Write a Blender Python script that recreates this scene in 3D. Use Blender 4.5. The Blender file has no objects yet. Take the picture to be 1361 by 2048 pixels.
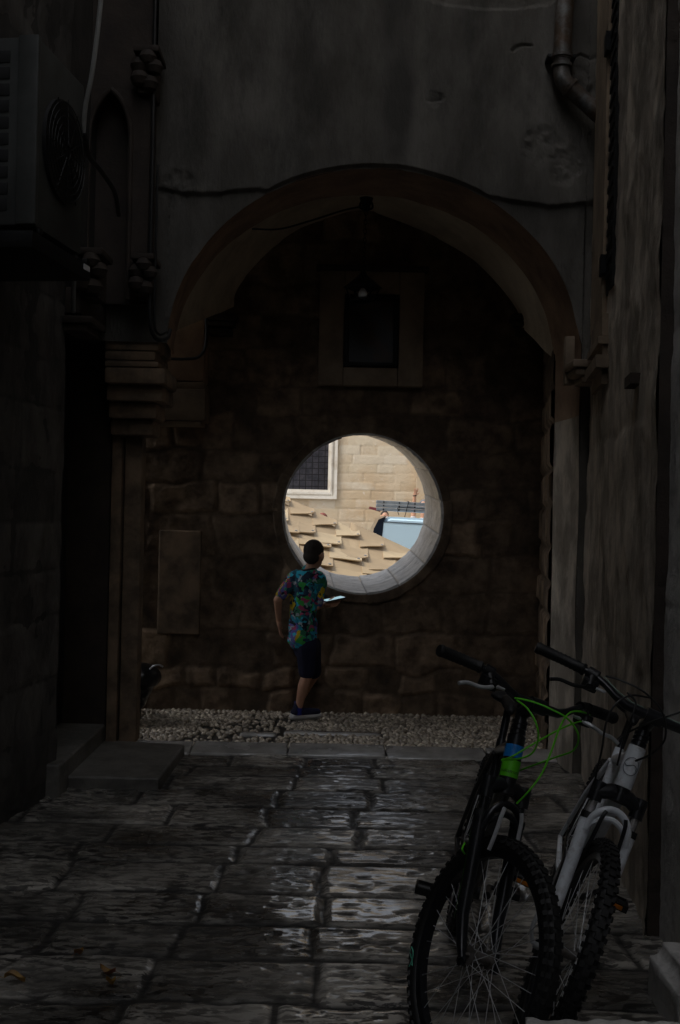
import bpy, bmesh, math, random
import numpy as np
from mathutils import Vector, Matrix, Euler
R = math.radians
random.seed(7)
rng = np.random.default_rng(11)
SC = bpy.context.scene
COL = SC.collection

# ---------------------------------------------------------------- camera
FPX = 2200.0                 # focal length in photo pixels (photo 1361 x 2048)
ROLL = R(1.3)
EYE = Vector((0.0, 0.0, 1.55))
RX = Vector((math.cos(ROLL), 0, math.sin(ROLL)))
UX = Vector((-math.sin(ROLL), 0, math.cos(ROLL)))
cam_d = bpy.data.cameras.new('camera')
cam = bpy.data.objects.new('camera', cam_d)
COL.objects.link(cam)
cam_d.sensor_fit = 'VERTICAL'
cam_d.sensor_height = 36.0
cam_d.lens = FPX / 2048.0 * 36.0
cam_d.clip_start = 0.05
cam_d.clip_end = 2000
cam.matrix_world = Matrix(((RX.x, UX.x, 0, EYE.x), (RX.y, UX.y, -1, EYE.y), (RX.z, UX.z, 0, EYE.z), (0, 0, 0, 1)))
SC.camera = cam

def W(px, py, Y):
    """point at distance Y that stands where pixel (px,py) of the photo looks"""
    dx = (float(px) - 680.5) / FPX
    dy = (1024 - float(py)) / FPX
    Y = float(Y)
    return EYE + Y * (Vector((0, 1, 0)) + dx * RX + dy * UX)

# ---------------------------------------------------------------- light
SUN_EL, SUN_AZ = R(55), R(240)      # overcast midday, veiled sun high behind the alley's left side
world = bpy.data.worlds.new('World')
SC.world = world
world.use_nodes = True
wn = world.node_tree
bg = wn.nodes['Background']
sky = wn.nodes.new('ShaderNodeTexSky')
sky.sky_type = 'NISHITA'
sky.sun_disc = False
sky.sun_elevation = SUN_EL
sky.sun_rotation = SUN_AZ
sky.air_density = 1.0
sky.dust_density = 2.5
hsv = wn.nodes.new('ShaderNodeHueSaturation')      # thin overcast: a paler sky
hsv.inputs['Saturation'].default_value = 0.32
wn.links.new(sky.outputs[0], hsv.inputs['Color'])
wn.links.new(hsv.outputs[0], bg.inputs[0])
bg.inputs[1].default_value = 0.15
sun_d = bpy.data.lights.new('sun', 'SUN')
sun_d.energy = 1.1
sun_d.angle = R(14)
sun_d.color = (1.0, 0.95, 0.86)
sun = bpy.data.objects.new('sun', sun_d)
COL.objects.link(sun)
# vector towards the sun (Nishita: rotation 0 = +Y, turning towards +X)
sdir = Vector((math.sin(SUN_AZ) * math.cos(SUN_EL), math.cos(SUN_AZ) * math.cos(SUN_EL), math.sin(SUN_EL)))
sun.rotation_euler = sdir.to_track_quat('Z', 'Y').to_euler()
sun.location = (0, 0, 30)
SC.view_settings.view_transform = 'Standard'
SC.view_settings.look = 'None'
SC.view_settings.exposure = 0.62
SC.view_settings.gamma = 1.0
SC.cycles.use_denoising = True
SC.cycles.max_bounces = 10
SC.cycles.diffuse_bounces = 6
SC.cycles.glossy_bounces = 4
SC.cycles.sample_clamp_indirect = 4.0

# ---------------------------------------------------------------- materials
def mat(name, col, rough=0.6, metal=0.0, col2=None, nscale=6.0, bump=0.0, bscale=30.0, stretch=(1, 1, 1),
        stain=None, stain_scale=1.2, stain_amt=0.5, rough2=None, attr=False, spec=None, contrast=(0.35, 0.65), coat=0.0):
    m = bpy.data.materials.new(name)
    m.use_nodes = True
    nt = m.node_tree
    N, L = nt.nodes, nt.links
    b = N['Principled BSDF']
    b.inputs['Roughness'].default_value = rough
    b.inputs['Metallic'].default_value = metal
    if spec is not None: b.inputs['Specular IOR Level'].default_value = spec
    if coat: b.inputs['Coat Weight'].default_value = coat
    tc = N.new('ShaderNodeTexCoord')
    mp = N.new('ShaderNodeMapping')
    mp.inputs['Scale'].default_value = stretch
    L.new(tc.outputs['Object'], mp.inputs[0])
    V = mp.outputs[0]
    def noise(s, d=6, r=0.6):
        n = N.new('ShaderNodeTexNoise'); n.inputs['Scale'].default_value = s
        n.inputs['Detail'].default_value = d; n.inputs['Roughness'].default_value = r
        L.new(V, n.inputs['Vector']); return n.outputs['Fac']
    def ramp(f, a, c):
        r = N.new('ShaderNodeMapRange'); r.inputs[1].default_value = a; r.inputs[2].default_value = c
        L.new(f, r.inputs[0]); return r.outputs[0]
    def mix(f, a, c):
        x = N.new('ShaderNodeMix'); x.data_type = 'RGBA'
        if isinstance(f, (int, float)): x.inputs[0].default_value = f
        else: L.new(f, x.inputs[0])
        for i, v in ((6, a), (7, c)):
            if isinstance(v, tuple): x.inputs[i].default_value = (*v[:3], 1)
            else: L.new(v, x.inputs[i])
        return x.outputs[2]
    c2 = col2 or tuple(v * 0.7 for v in col)
    out = mix(ramp(noise(nscale), *contrast), tuple(col), tuple(c2))
    if attr:
        at = N.new('ShaderNodeAttribute'); at.attribute_name = 'cell'
        hs = N.new('ShaderNodeMapRange'); hs.inputs[3].default_value = 0.55; hs.inputs[4].default_value = 1.35
        L.new(at.outputs['Fac'], hs.inputs[0])
        vm = N.new('ShaderNodeVectorMath'); vm.operation = 'SCALE'
        L.new(out, vm.inputs[0]); L.new(hs.outputs[0], vm.inputs['Scale']); out = vm.outputs[0]
        a2 = N.new('ShaderNodeAttribute'); a2.attribute_name = 'joint'
        out = mix(a2.outputs['Fac'], out, tuple(v * 0.35 for v in col))
    if stain:
        f = ramp(noise(stain_scale, 8, 0.7), 0.5, 0.72)
        ml = N.new('ShaderNodeMath'); ml.operation = 'MULTIPLY'; ml.inputs[1].default_value = stain_amt
        L.new(f, ml.inputs[0]); out = mix(ml.outputs[0], out, tuple(stain))
    L.new(out, b.inputs['Base Color'])
    if rough2 is not None:
        rr = N.new('ShaderNodeMapRange'); rr.inputs[1].default_value = 0.35; rr.inputs[2].default_value = 0.65
        rr.inputs[3].default_value = rough; rr.inputs[4].default_value = rough2
        L.new(noise(3.0, 5), rr.inputs[0]); L.new(rr.outputs[0], b.inputs['Roughness'])
    if bump:
        bn = N.new('ShaderNodeBump'); bn.inputs['Strength'].default_value = bump; bn.inputs['Distance'].default_value = 0.01
        L.new(noise(bscale, 8, 0.65), bn.inputs['Height']); L.new(bn.outputs[0], b.inputs['Normal'])
    return m

M = {}
def paving_mat():
    m = bpy.data.materials.new('wet_limestone_paving'); m.use_nodes = True
    nt = m.node_tree; N, L = nt.nodes, nt.links; b = N['Principled BSDF']
    tc = N.new('ShaderNodeTexCoord'); mp = N.new('ShaderNodeMapping'); mp.inputs['Scale'].default_value = (0.55, 1.5, 1); L.new(tc.outputs['Object'], mp.inputs[0])
    def nz(s_, d=5, r=.6, src=None):
        n = N.new('ShaderNodeTexNoise'); n.inputs['Scale'].default_value = s_; n.inputs['Detail'].default_value = d; n.inputs['Roughness'].default_value = r
        L.new(src or mp.outputs[0], n.inputs['Vector']); return n.outputs['Fac']
    def rg(f, a, c, lo=0., hi=1.):
        r = N.new('ShaderNodeMapRange'); r.inputs[1].default_value = a; r.inputs[2].default_value = c; r.inputs[3].default_value = lo; r.inputs[4].default_value = hi; L.new(f, r.inputs[0]); return r.outputs[0]
    def mx(f, a, c):
        x = N.new('ShaderNodeMix'); x.data_type = 'RGBA'; L.new(f, x.inputs[0])
        for i_, v in ((6, a), (7, c)):
            if isinstance(v, tuple): x.inputs[i_].default_value = (*v, 1)
            else: L.new(v, x.inputs[i_])
        return x.outputs[2]
    def ma(op, a, c):
        x = N.new('ShaderNodeMath'); x.operation = op
        for i_, v in ((0, a), (1, c)):
            if isinstance(v, (int, float)): x.inputs[i_].default_value = v
            else: L.new(v, x.inputs[i_])
        return x.outputs[0]
    ce = N.new('ShaderNodeAttribute'); ce.attribute_name = 'cell'; jo = N.new('ShaderNodeAttribute'); jo.attribute_name = 'joint'
    base = mx(rg(nz(3.5), .35, .65), (.60, .565, .50), (.34, .32, .28))
    sc = N.new('ShaderNodeVectorMath'); sc.operation = 'SCALE'; L.new(base, sc.inputs[0]); L.new(rg(ce.outputs['Fac'], 0, 1, .35, 1.2), sc.inputs['Scale'])
    dirt = rg(nz(1.6, 6, .65, tc.outputs['Object']), .44, .62)          # dirty damp areas
    o = mx(ma('MULTIPLY', dirt, .85), sc.outputs[0], (.035, .033, .029))
    pit = rg(nz(24, 4, .62), .49, .53)                                   # dark weathered pits
    pamt = ma('MULTIPLY', pit, rg(nz(2.3, 4, .6, tc.outputs['Object']), .35, .6, .35, 1.))
    o = mx(ma('MULTIPLY', pamt, .92), o, (.014, .013, .012))
    o = mx(jo.outputs['Fac'], o, (.008, .007, .006))
    L.new(o, b.inputs['Base Color'])
    ro = rg(nz(2.1, 5, .6, tc.outputs['Object']), .35, .62, .11, .40)
    ro = ma('ADD', ma('ADD', ro, ma('MULTIPLY', jo.outputs['Fac'], .45)), ma('MULTIPLY', pamt, .12))
    L.new(ro, b.inputs['Roughness'])
    b.inputs['Specular IOR Level'].default_value = .6
    L.new(ma('MULTIPLY', rg(nz(1.3, 4, .6, tc.outputs['Object']), .38, .55, 1., .35), ma('SUBTRACT', 1., jo.outputs['Fac'])), b.inputs['Coat Weight']); b.inputs['Coat Roughness'].default_value = .06
    bp = N.new('ShaderNodeBump'); bp.inputs['Strength'].default_value = .55; bp.inputs['Distance'].default_value = .0075
    m2 = N.new('ShaderNodeMapping'); m2.inputs['Scale'].default_value = (15, 46, 1); L.new(tc.outputs['Object'], m2.inputs[0])
    h_ = ma('SUBTRACT', ma('MULTIPLY', nz(1.0, 4, .55, m2.outputs[0]), .8), ma('MULTIPLY', pamt, .30))
    L.new(h_, bp.inputs['Height']); L.new(bp.outputs[0], b.inputs['Normal'])
    return m
M['paving'] = paving_mat()
M['paving_dark'] = mat('earth_bed', (0.03, 0.028, 0.025), 0.5, bump=0.4, bscale=40)
M['pebble'] = mat('pebble_stone', (0.36, 0.33, 0.27), 0.32, col2=(0.16, 0.14, 0.11), nscale=14, rough2=0.5)
M['kerb'] = mat('kerb_limestone', (0.46, 0.45, 0.42), 0.14, col2=(0.28, 0.27, 0.255), nscale=7, bump=0.15, bscale=30, rough2=0.3, stain=(0.08, 0.075, 0.07), coat=1.0)
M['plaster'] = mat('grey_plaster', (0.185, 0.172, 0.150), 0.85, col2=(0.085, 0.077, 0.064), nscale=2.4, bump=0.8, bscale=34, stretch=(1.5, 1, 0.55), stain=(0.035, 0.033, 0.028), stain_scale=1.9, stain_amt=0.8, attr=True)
M['soffit'] = mat('brown_plaster_soffit', (0.42, 0.28, 0.185), 0.9, col2=(0.22, 0.145, 0.095), nscale=4, bump=0.4, bscale=35, stain=(0.2, 0.12, 0.08))
M['vault'] = mat('vault_plaster', (0.70, 0.60, 0.46), 0.9, col2=(0.52, 0.43, 0.32), nscale=3, bump=0.3, bscale=35, stain=(0.07, 0.05, 0.04))
M['rubble'] = mat('brown_rubble_stone', (0.30, 0.21, 0.135), 0.85, col2=(0.095, 0.064, 0.04), nscale=7, bump=0.8, bscale=30, attr=True, stain=(0.07, 0.05, 0.035), stain_scale=2.2, stain_amt=0.6)
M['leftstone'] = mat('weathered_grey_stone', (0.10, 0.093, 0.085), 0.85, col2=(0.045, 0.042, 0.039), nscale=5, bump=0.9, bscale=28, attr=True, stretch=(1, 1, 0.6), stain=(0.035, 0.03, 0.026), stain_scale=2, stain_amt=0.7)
M['rightwall'] = mat('streaked_stone_render', (0.62, 0.54, 0.44), 0.85, col2=(0.33, 0.285, 0.23), nscale=3.4, bump=0.8, bscale=34, stretch=(1.2, 1.2, 0.75), contrast=(0.42, 0.58), stain=(0.07, 0.062, 0.055), stain_scale=2.1, stain_amt=0.8)
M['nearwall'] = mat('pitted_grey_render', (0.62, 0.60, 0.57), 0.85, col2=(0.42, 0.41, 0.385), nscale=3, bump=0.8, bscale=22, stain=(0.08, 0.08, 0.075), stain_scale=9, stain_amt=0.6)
M['slab'] = mat('dark_worn_slab', (0.20, 0.19, 0.17), 0.45, col2=(0.10, 0.095, 0.085), nscale=7, bump=0.6, bscale=30, stain=(0.04, 0.038, 0.034), stain_scale=4, stain_amt=.7)
M['pier'] = mat('brown_pier_stone', (0.30, 0.21, 0.135), 0.85, col2=(0.13, 0.095, 0.065), nscale=5, bump=0.6, bscale=25, stain=(0.05, 0.04, 0.03), stain_scale=2.5)
M['carved'] = mat('carved_dark_limestone', (0.055, 0.040, 0.030), 0.8, col2=(0.03, 0.022, 0.017), nscale=5, bump=0.5, bscale=25)
M['pale'] = mat('pale_limestone', (0.36, 0.275, 0.19), 0.8, col2=(0.19, 0.14, 0.095), nscale=4, bump=0.3, bscale=30, stain=(0.14, 0.11, 0.08))
M['ring'] = mat('worn_ring_limestone', (0.66, 0.65, 0.63), 0.45, col2=(0.42, 0.41, 0.40), nscale=7, bump=0.8, bscale=35, attr=True, stain=(0.10, 0.095, 0.09), stain_scale=9, stain_amt=0.6)
M['iron'] = mat('dark_iron', (0.02, 0.02, 0.02), 0.5, 0.6, bump=0.2)
M['door'] = mat('old_dark_door', (0.02, 0.02, 0.021), 0.6, bump=0.4, bscale=15, stretch=(1, 1, 0.2))
M['blackcable'] = mat('black_cable', (0.015, 0.015, 0.015), 0.5)

# ---------------------------------------------------------------- helpers
WM = {}
def tag(o, label=None, cat=None, group=None, kind=None):
    if label: o['label'] = label
    if cat: o['category'] = cat
    if group: o['group'] = group
    if kind: o['kind'] = kind
    return o
def thing(name, loc, label, cat, group=None, rot=None, mw=None):
    o = bpy.data.objects.new(name, None)
    o.empty_display_size = 0.1
    COL.objects.link(o)
    m = mw if mw is not None else Matrix.LocRotScale(Vector(loc), rot or Euler((0, 0, 0)), Vector((1, 1, 1)))
    o.matrix_world = m
    WM[o.name] = m
    return tag(o, label, cat, group)
def link(o, parent=None, local=False):
    COL.objects.link(o)
    if parent is not None:
        o.parent = parent
        if not local:
            o.matrix_parent_inverse = WM[parent.name].inverted()
    WM[o.name] = Matrix.Identity(4) if not local else WM.get(parent.name, Matrix.Identity(4)).copy()
    return o
def mesh_obj(name, verts, faces, material, parent=None, local=False, smooth=False, attrs=None):
    me = bpy.data.meshes.new(name)
    if isinstance(verts, np.ndarray) and isinstance(faces, np.ndarray):
        nv, nf, k = len(verts), len(faces), faces.shape[1]
        me.vertices.add(nv); me.vertices.foreach_set('co', verts.astype(np.float32).ravel())
        me.loops.add(nf * k); me.loops.foreach_set('vertex_index', faces.astype(np.int32).ravel())
        me.polygons.add(nf); me.polygons.foreach_set('loop_start', np.arange(0, nf * k, k, dtype=np.int32))
        me.update(calc_edges=True)
    else:
        me.from_pydata([tuple(v) for v in verts], [], [tuple(f) for f in faces])
    me.validate()
    if smooth:
        me.polygons.foreach_set('use_smooth', np.ones(len(me.polygons), dtype=bool))
    if attrs:
        for k, a in attrs.items():
            at = me.attributes.new(k, 'FLOAT', 'POINT'); at.data.foreach_set('value', a.astype(np.float32).ravel())
    for m in (material if isinstance(material, (list, tuple)) else [material]):
        me.materials.append(m)
    me.update()
    return link(bpy.data.objects.new(name, me), parent, local)

class MB:
    """collects shapes and links them as ONE mesh"""
    def __init__(s): s.v = []; s.f = []; s.mi = []; s.cur = 0
    def add(s, vs, fs, T=None):
        n = len(s.v)
        s.v += [tuple(T @ Vector(v)) if T is not None else tuple(v) for v in vs]
        s.f += [tuple(i + n for i in f) for f in fs]
        s.mi += [s.cur] * len(fs)
        return s
    def box(s, a, b, T=None):
        x0, y0, z0 = a; x1, y1, z1 = b
        vs = [(x0, y0, z0), (x1, y0, z0), (x1, y1, z0), (x0, y1, z0), (x0, y0, z1), (x1, y0, z1), (x1, y1, z1), (x0, y1, z1)]
        return s.add(vs, [(0, 3, 2, 1), (4, 5, 6, 7), (0, 1, 5, 4), (1, 2, 6, 5), (2, 3, 7, 6), (3, 0, 4, 7)], T)
    def bbox(s, a, b, r=0.01, T=None, seg=2):
        """bevelled box"""
        bm = bmesh.new()
        c = [(x + y) / 2 for x, y in zip(a, b)]; d = [abs(y - x) for x, y in zip(a, b)]
        bmesh.ops.create_cube(bm, size=1, matrix=Matrix.Translation(c) @ Matrix.Diagonal((*d, 1)))
        bmesh.ops.bevel(bm, geom=list(bm.edges), offset=min(r, min(d) * 0.45), segments=seg, affect='EDGES', profile=0.6)
        bm.verts.index_update()
        s.add([v.co[:] for v in bm.verts], [[v.index for v in f.verts] for f in bm.faces], T); bm.free()
        return s
    def tube(s, pts, r, n=8, caps=True, T=None, closed=False):
        pts = [Vector(p) for p in pts]
        rs = r if isinstance(r, (list, tuple)) else [r] * len(pts)
        vs, fs = [], []
        up = None
        m = len(pts)
        for i, p in enumerate(pts):
            if closed: t = pts[(i + 1) % m] - pts[i - 1]
            else: t = pts[min(i + 1, m - 1)] - pts[max(i - 1, 0)]
            if t.length < 1e-9: t = Vector((0, 0, 1))
            t.normalize()
            if up is None:
                up = Vector((0, 0, 1)) if abs(t.z) < 0.9 else Vector((1, 0, 0))
            a = t.cross(up)
            if a.length < 1e-6: a = t.cross(Vector((0.3, 1, 0.1)))
            a.normalize(); b = a.cross(t); up = b
            for k in range(n):
                q = 2 * math.pi * k / n
                vs.append(p + rs[i] * (a * math.cos(q) + b * math.sin(q)))
        for i in range(m if closed else m - 1):
            j = (i + 1) % m
            for k in range(n):
                fs.append((i * n + k, i * n + (k + 1) % n, j * n + (k + 1) % n, j * n + k))
        if caps and not closed:
            fs.append(tuple(range(n))[::-1]); fs.append(tuple((m - 1) * n + k for k in range(n)))
        return s.add(vs, fs, T)
    def lathe(s, prof, n=16, T=None, axis='z'):
        """prof list of (r, h)"""
        vs, fs = [], []
        for r_, h in prof:
            for k in range(n):
                q = 2 * math.pi * k / n
                c, d = r_ * math.cos(q), r_ * math.sin(q)
                vs.append({'z': (c, d, h), 'y': (c, h, d), 'x': (h, c, d)}[axis])
        for i in range(len(prof) - 1):
            for k in range(n):
                fs.append((i * n + k, i * n + (k + 1) % n, (i + 1) * n + (k + 1) % n, (i + 1) * n + k))
        fs.append(tuple(range(n))[::-1]); fs.append(tuple((len(prof) - 1) * n + k for k in range(n)))
        return s.add(vs, fs, T)
    def prism(s, poly, axis_vec, T=None):
        n = len(poly); a = Vector(axis_vec)
        vs = [Vector(p) for p in poly] + [Vector(p) + a for p in poly]
        fs = [tuple(range(n))[::-1], tuple(range(n, 2 * n))] + [(i, (i + 1) % n, n + (i + 1) % n, n + i) for i in range(n)]
        return s.add(vs, fs, T)
    def build(s, name, material, parent=None, local=False, smooth=True, fix=True):
        me = bpy.data.meshes.new(name)
        me.from_pydata(s.v, [], s.f)
        me.validate()
        if fix:
            bm = bmesh.new(); bm.from_mesh(me); bmesh.ops.recalc_face_normals(bm, faces=bm.faces); bm.to_mesh(me); bm.free()
        for m in (material if isinstance(material, (list, tuple)) else [material]): me.materials.append(m)
        if isinstance(material, (list, tuple)):
            for p, i in zip(me.polygons, s.mi): p.material_index = i
        if smooth:
            me.polygons.foreach_set('use_smooth', np.ones(len(me.polygons), dtype=bool))
            try: me.set_sharp_from_angle(angle=R(38))
            except Exception: pass
        return link(bpy.data.objects.new(name, me), parent, local)

def spline(pts, n=8):
    """Catmull-Rom through points"""
    P = [Vector(p) for p in pts]
    P = [2 * P[0] - P[1]] + P + [2 * P[-1] - P[-2]]
    out = []
    for i in range(1, len(P) - 2):
        for k in range(n):
            t = k / n
            out.append(0.5 * ((2 * P[i]) + (P[i + 1] - P[i - 1]) * t + (2 * P[i - 1] - 5 * P[i] + 4 * P[i + 1] - P[i + 2]) * t * t + (3 * P[i] - P[i - 1] - 3 * P[i + 1] + P[i + 2]) * t ** 3))
    out.append(P[-2]); return out

# numpy value noise
_T = rng.random((64, 64, 4))
def vnoise(x, y, ch=0):
    xi = np.floor(x).astype(int); yi = np.floor(y).astype(int)
    fx = x - xi; fy = y - yi
    fx = fx * fx * (3 - 2 * fx); fy = fy * fy * (3 - 2 * fy)
    g = lambda a, b: _T[a % 64, b % 64, ch]
    return (g(xi, yi) * (1 - fx) + g(xi + 1, yi) * fx) * (1 - fy) + (g(xi, yi + 1) * (1 - fx) + g(xi + 1, yi + 1) * fx) * fy
def fbm(x, y, oct=4, ch=0, gain=0.5):
    a, s, tot = 1.0, 0, 0
    for i in range(oct):
        s = s + a * vnoise(x * 2 ** i + 13.7 * i, y * 2 ** i + 7.1 * i, ch); tot += a; a *= gain
    return s / tot - 0.5
def smooth(x, a, b):
    t = np.clip((x - a) / (b - a), 0, 1); return t * t * (3 - 2 * t)

def blocks(u, v, rows, cols, joint=0.012, edge=0.03, warp=0.02, seed=1, warpf=3.0):
    """masonry pattern: height 0..1, joint mask, random per block"""
    uu = u + warp * 2 * fbm(u * warpf + seed, v * warpf, 3, 1)
    vv = v + warp * 2 * fbm(u * warpf + seed, v * warpf + 5, 3, 2)
    rows = np.asarray(rows)
    ri = np.clip(np.searchsorted(rows, vv) - 1, 0, len(rows) - 2)
    dr = np.minimum(vv - rows[ri], rows[ri + 1] - vv)
    dc = np.full_like(uu, 9.0); cid = np.zeros_like(uu)
    for r_ in range(len(rows) - 1):
        m = ri == r_
        if not m.any(): continue
        c = np.asarray(cols[r_]); x = uu[m]
        k = np.clip(np.searchsorted(c, x) - 1, 0, len(c) - 2)
        dc[m] = np.minimum(x - c[k], c[k + 1] - x)
        cid[m] = k + 100 * r_
    d = np.minimum(dr, dc)
    # rounded corners
    dd = np.where((dr < edge * 2) & (dc < edge * 2), edge * 2 - np.hypot(edge * 2 - dr, edge * 2 - dc), d)
    h = smooth(dd, joint * 0.5, joint * 0.5 + edge)
    jt = 1 - smooth(dd, joint * 0.5, joint * 0.5 + edge * 0.45)
    rnd = np.modf(np.abs(np.sin(cid * 12.9898 + seed * 3.1) * 43758.5453))[0]
    return h, jt, rnd
def rand_rows(a, b, lo, hi, r):
    x = [a]
    while x[-1] < b: x.append(x[-1] + r.uniform(lo, hi))
    return x
def grid_obj(name, P, material, parent=None, mask=None, attrs=None):
    n, m = P.shape[:2]
    idx = np.arange(n * m).reshape(n, m)
    f = np.stack([idx[:-1, :-1], idx[1:, :-1], idx[1:, 1:], idx[:-1, 1:]], -1).reshape(-1, 4)
    if mask is not None:
        mk = mask[:-1, :-1] & mask[1:, :-1] & mask[1:, 1:] & mask[:-1, 1:]
        f = f[mk.reshape(-1)]
    return mesh_obj(name, P.reshape(-1, 3), f, material, parent, smooth=True, attrs=attrs)

# ================================================================ SETTING: ground
gx0, gx1 = -2.4, 1.75
xs = np.arange(gx0, gx1, 0.014); ys = np.arange(2.35, 7.0, 0.014)
GX, GY = np.meshgrid(xs, ys, indexing='ij')
rows_y = [2.0, 2.42, 2.8, 3.14, 3.46, 3.80, 4.12, 4.45, 4.84, 5.1, 5.4, 5.76, 6.12, 6.42, 6.68, 6.95, 7.3]
pr = random.Random(5)
colsx = []
for i in range(len(rows_y) - 1):
    yc = (rows_y[i] + rows_y[i + 1]) / 2
    lane = -0.28 - 0.13 * (6.0 - yc)          # the long joint that runs up the middle of the alley
    lane = max(lane, -0.72)
    right = [lane]
    while right[-1] < 2.0: right.append(right[-1] + (pr.uniform(0.42, 0.62) if len(right) == 1 else pr.uniform(0.45, 0.9)))
    left = [lane]
    while left[-1] > -2.6: left.append(left[-1] - pr.uniform(0.38, 0.75))
    colsx.append(sorted(left[1:]) + right)
h, jt, rnd = blocks(GX, GY, rows_y, colsx, joint=0.020, edge=0.016, warp=0.045, seed=2, warpf=2.4)
chis = fbm(GX * 7, GY * 26, 4, 0, 0.62)                      # chisel ripples, long across the alley
chis2 = fbm(GX * 22, GY * 60, 2, 3)
pits = smooth(fbm(GX * 14, GY * 30, 3, 2), 0.10, 0.2)
hz = 0.010 * h + h * (rnd - 0.5) * 0.006 + h * ((GX % 1.0) * 0 + (0.0045 + 0.006 * smooth(GY, 5.2, 6.2)) * chis + (0.0016 + 0.002 * smooth(GY, 5.2, 6.2)) * chis2 - 0.005 * pits)
hz +=  0.012 * fbm(GX * 0.9, GY * 0.9, 2, 1)
hz += (1 - h) * 0.006 * fbm(GX * 30, GY * 30, 2, 1) - 0.010
P = np.stack([GX, GY, hz], -1)
pav = grid_obj('paving', P, M['paving'], attrs={'cell': rnd, 'joint': np.clip(jt * 0.9 + h * pits * 0.5, 0, 1)})
tag(pav, kind='structure')
mb = MB(); mb.box((-3.2, -9, -0.3), (2.6, 2.36, -0.012)); mb.build('alley_ground', M['paving'], smooth=False)['kind'] = 'structure'
mb = MB(); mb.box((-2.6, 2.3, -0.3), (2.6, 8.6, -0.045)); mb.build('ground_bed', M['paving_dark'], smooth=False)['kind'] = 'structure'

# pebble strip bed and pebbles
xs = np.arange(-1.9, 1.8, 0.02); ys = np.arange(7.2, 8.62, 0.02)
GX2, GY2 = np.meshgrid(xs, ys, indexing='ij')
P = np.stack([GX2, GY2, -0.010 + 0.012 * fbm(GX2 * 3, GY2 * 3, 3, 2) + 0.008 * fbm(GX2 * 25, GY2 * 25, 2)], -1)
grid_obj('pebble_bed', P, M['paving_dark'])['kind'] = 'structure'
bm = bmesh.new(); bmesh.ops.create_icosphere(bm, subdivisions=1, radius=1.0)
ico_v = np.array([v.co[:] for v in bm.verts]); ico_f = np.array([[v.index for v in f.verts] for f in bm.faces]); bm.free()
V, F, CL = [], [], []
flat_stones = [(-0.53, 7.62, 0.13, 0.045), (-0.02, 7.70, 0.34, 0.05)]
yy = 7.235; k = 0; off = 0
while yy < 8.48:
    xx = -1.85 + (k % 2) * 0.03
    while xx < 1.75:
        a = rng.uniform(0.013, 0.027); bq = rng.uniform(0.010, 0.0155)
        x = xx + rng.uniform(-.008, .008); y = yy + rng.uniform(-.01, .01) + 0.01 * math.sin(xx * 5)
        xx += a * 2.05
        if any(abs(x - c[0]) < c[2] + 0.02 and abs(y - c[1]) < c[3] + 0.02 for c in flat_stones): continue
        if vnoise(np.array([x * 2.2]), np.array([y * 2.2]), 3)[0] > 0.86 and rng.random() < 0.6: continue
        rot = rng.uniform(-.5, .5)
        vv = ico_v * np.array([a, bq, 0.014 + rng.uniform(0, .006)])
        c, s_ = math.cos(rot), math.sin(rot)
        vv = np.stack([vv[:, 0] * c - vv[:, 1] * s_ + x, vv[:, 0] * s_ + vv[:, 1] * c + y, vv[:, 2] - 0.004 + rng.uniform(-.004, .004)], -1)
        V.append(vv); F.append(ico_f + off); off += len(vv); CL.append(np.full(len(vv), rng.random()))
    yy += 0.0265; k += 1
peb = mesh_obj('pebbles', np.concatenate(V), np.concatenate(F), mat('rounded_pebbles', (0.64, 0.56, 0.44), 0.14, col2=(0.24, 0.20, 0.155), nscale=12, rough2=0.3, attr=True, coat=.6), smooth=True,
               attrs={'cell': np.concatenate(CL), 'joint': np.zeros(off)})
tag(peb, 'rows of rounded pebbles set on edge across the passage floor', 'pebbles', kind='stuff')
for i, (x, y, a, b) in enumerate(flat_stones):
    bm = MB(); bm.bbox((x - a, y - b, -0.05), (x + a, y + b, 0.012), 0.03, seg=3)
    o = bm.build('flat_stone', M['kerb'])
    tag(o, ['short pale flat stone among the pebbles behind the kerb', 'long brown flat stone among the pebbles, right of the boy'][i], 'stone', 'flat stones set in the pebble strip')
# kerb
kx = [-1.75, -0.92, -0.30, 0.33, 0.98, 1.7]
for i in range(len(kx) - 1):
    bm = MB(); bm.bbox((kx[i] + .004, 6.965, -0.2), (kx[i + 1] - .004, 7.205, 0.004 + 0.003 * (i % 3)), 0.014, seg=3)
    bm.v = [(x, y, z + (0.026 * (y - 6.965) / .24 if z > -.1 else 0)) for x, y, z in bm.v]
    o = bm.build('kerb_stone', M['kerb'])
    tag(o, 'pale flat kerb stone, ' + ['farthest left beside the left pier', 'second from the left pier', 'middle one, below the boy\'s shoe', 'fourth from the left, shining wet', 'farthest right beside the right wall'][i], 'kerb stone', 'kerb stones across the passage mouth')

# plaza ground beyond the wall and out to the horizon
M['plaza'] = mat('plaza_paving', (0.42, 0.39, 0.34), 0.6, col2=(0.3, 0.28, 0.24), nscale=3, bump=0.3)
mb = MB(); mb.add([(-400, -400, -0.36), (400, -400, -0.36), (400, 600, -0.36), (-400, 600, -0.36)], [(0, 1, 2, 3)])
mb.build('ground', M['plaza'], smooth=False, fix=False)['kind'] = 'structure'
mb = MB(); mb.box((-14, 19.3, -0.5), (14, 24.2, -0.02)); mb.build('terrace', M['plaza'], smooth=False)['kind'] = 'structure'

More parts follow.
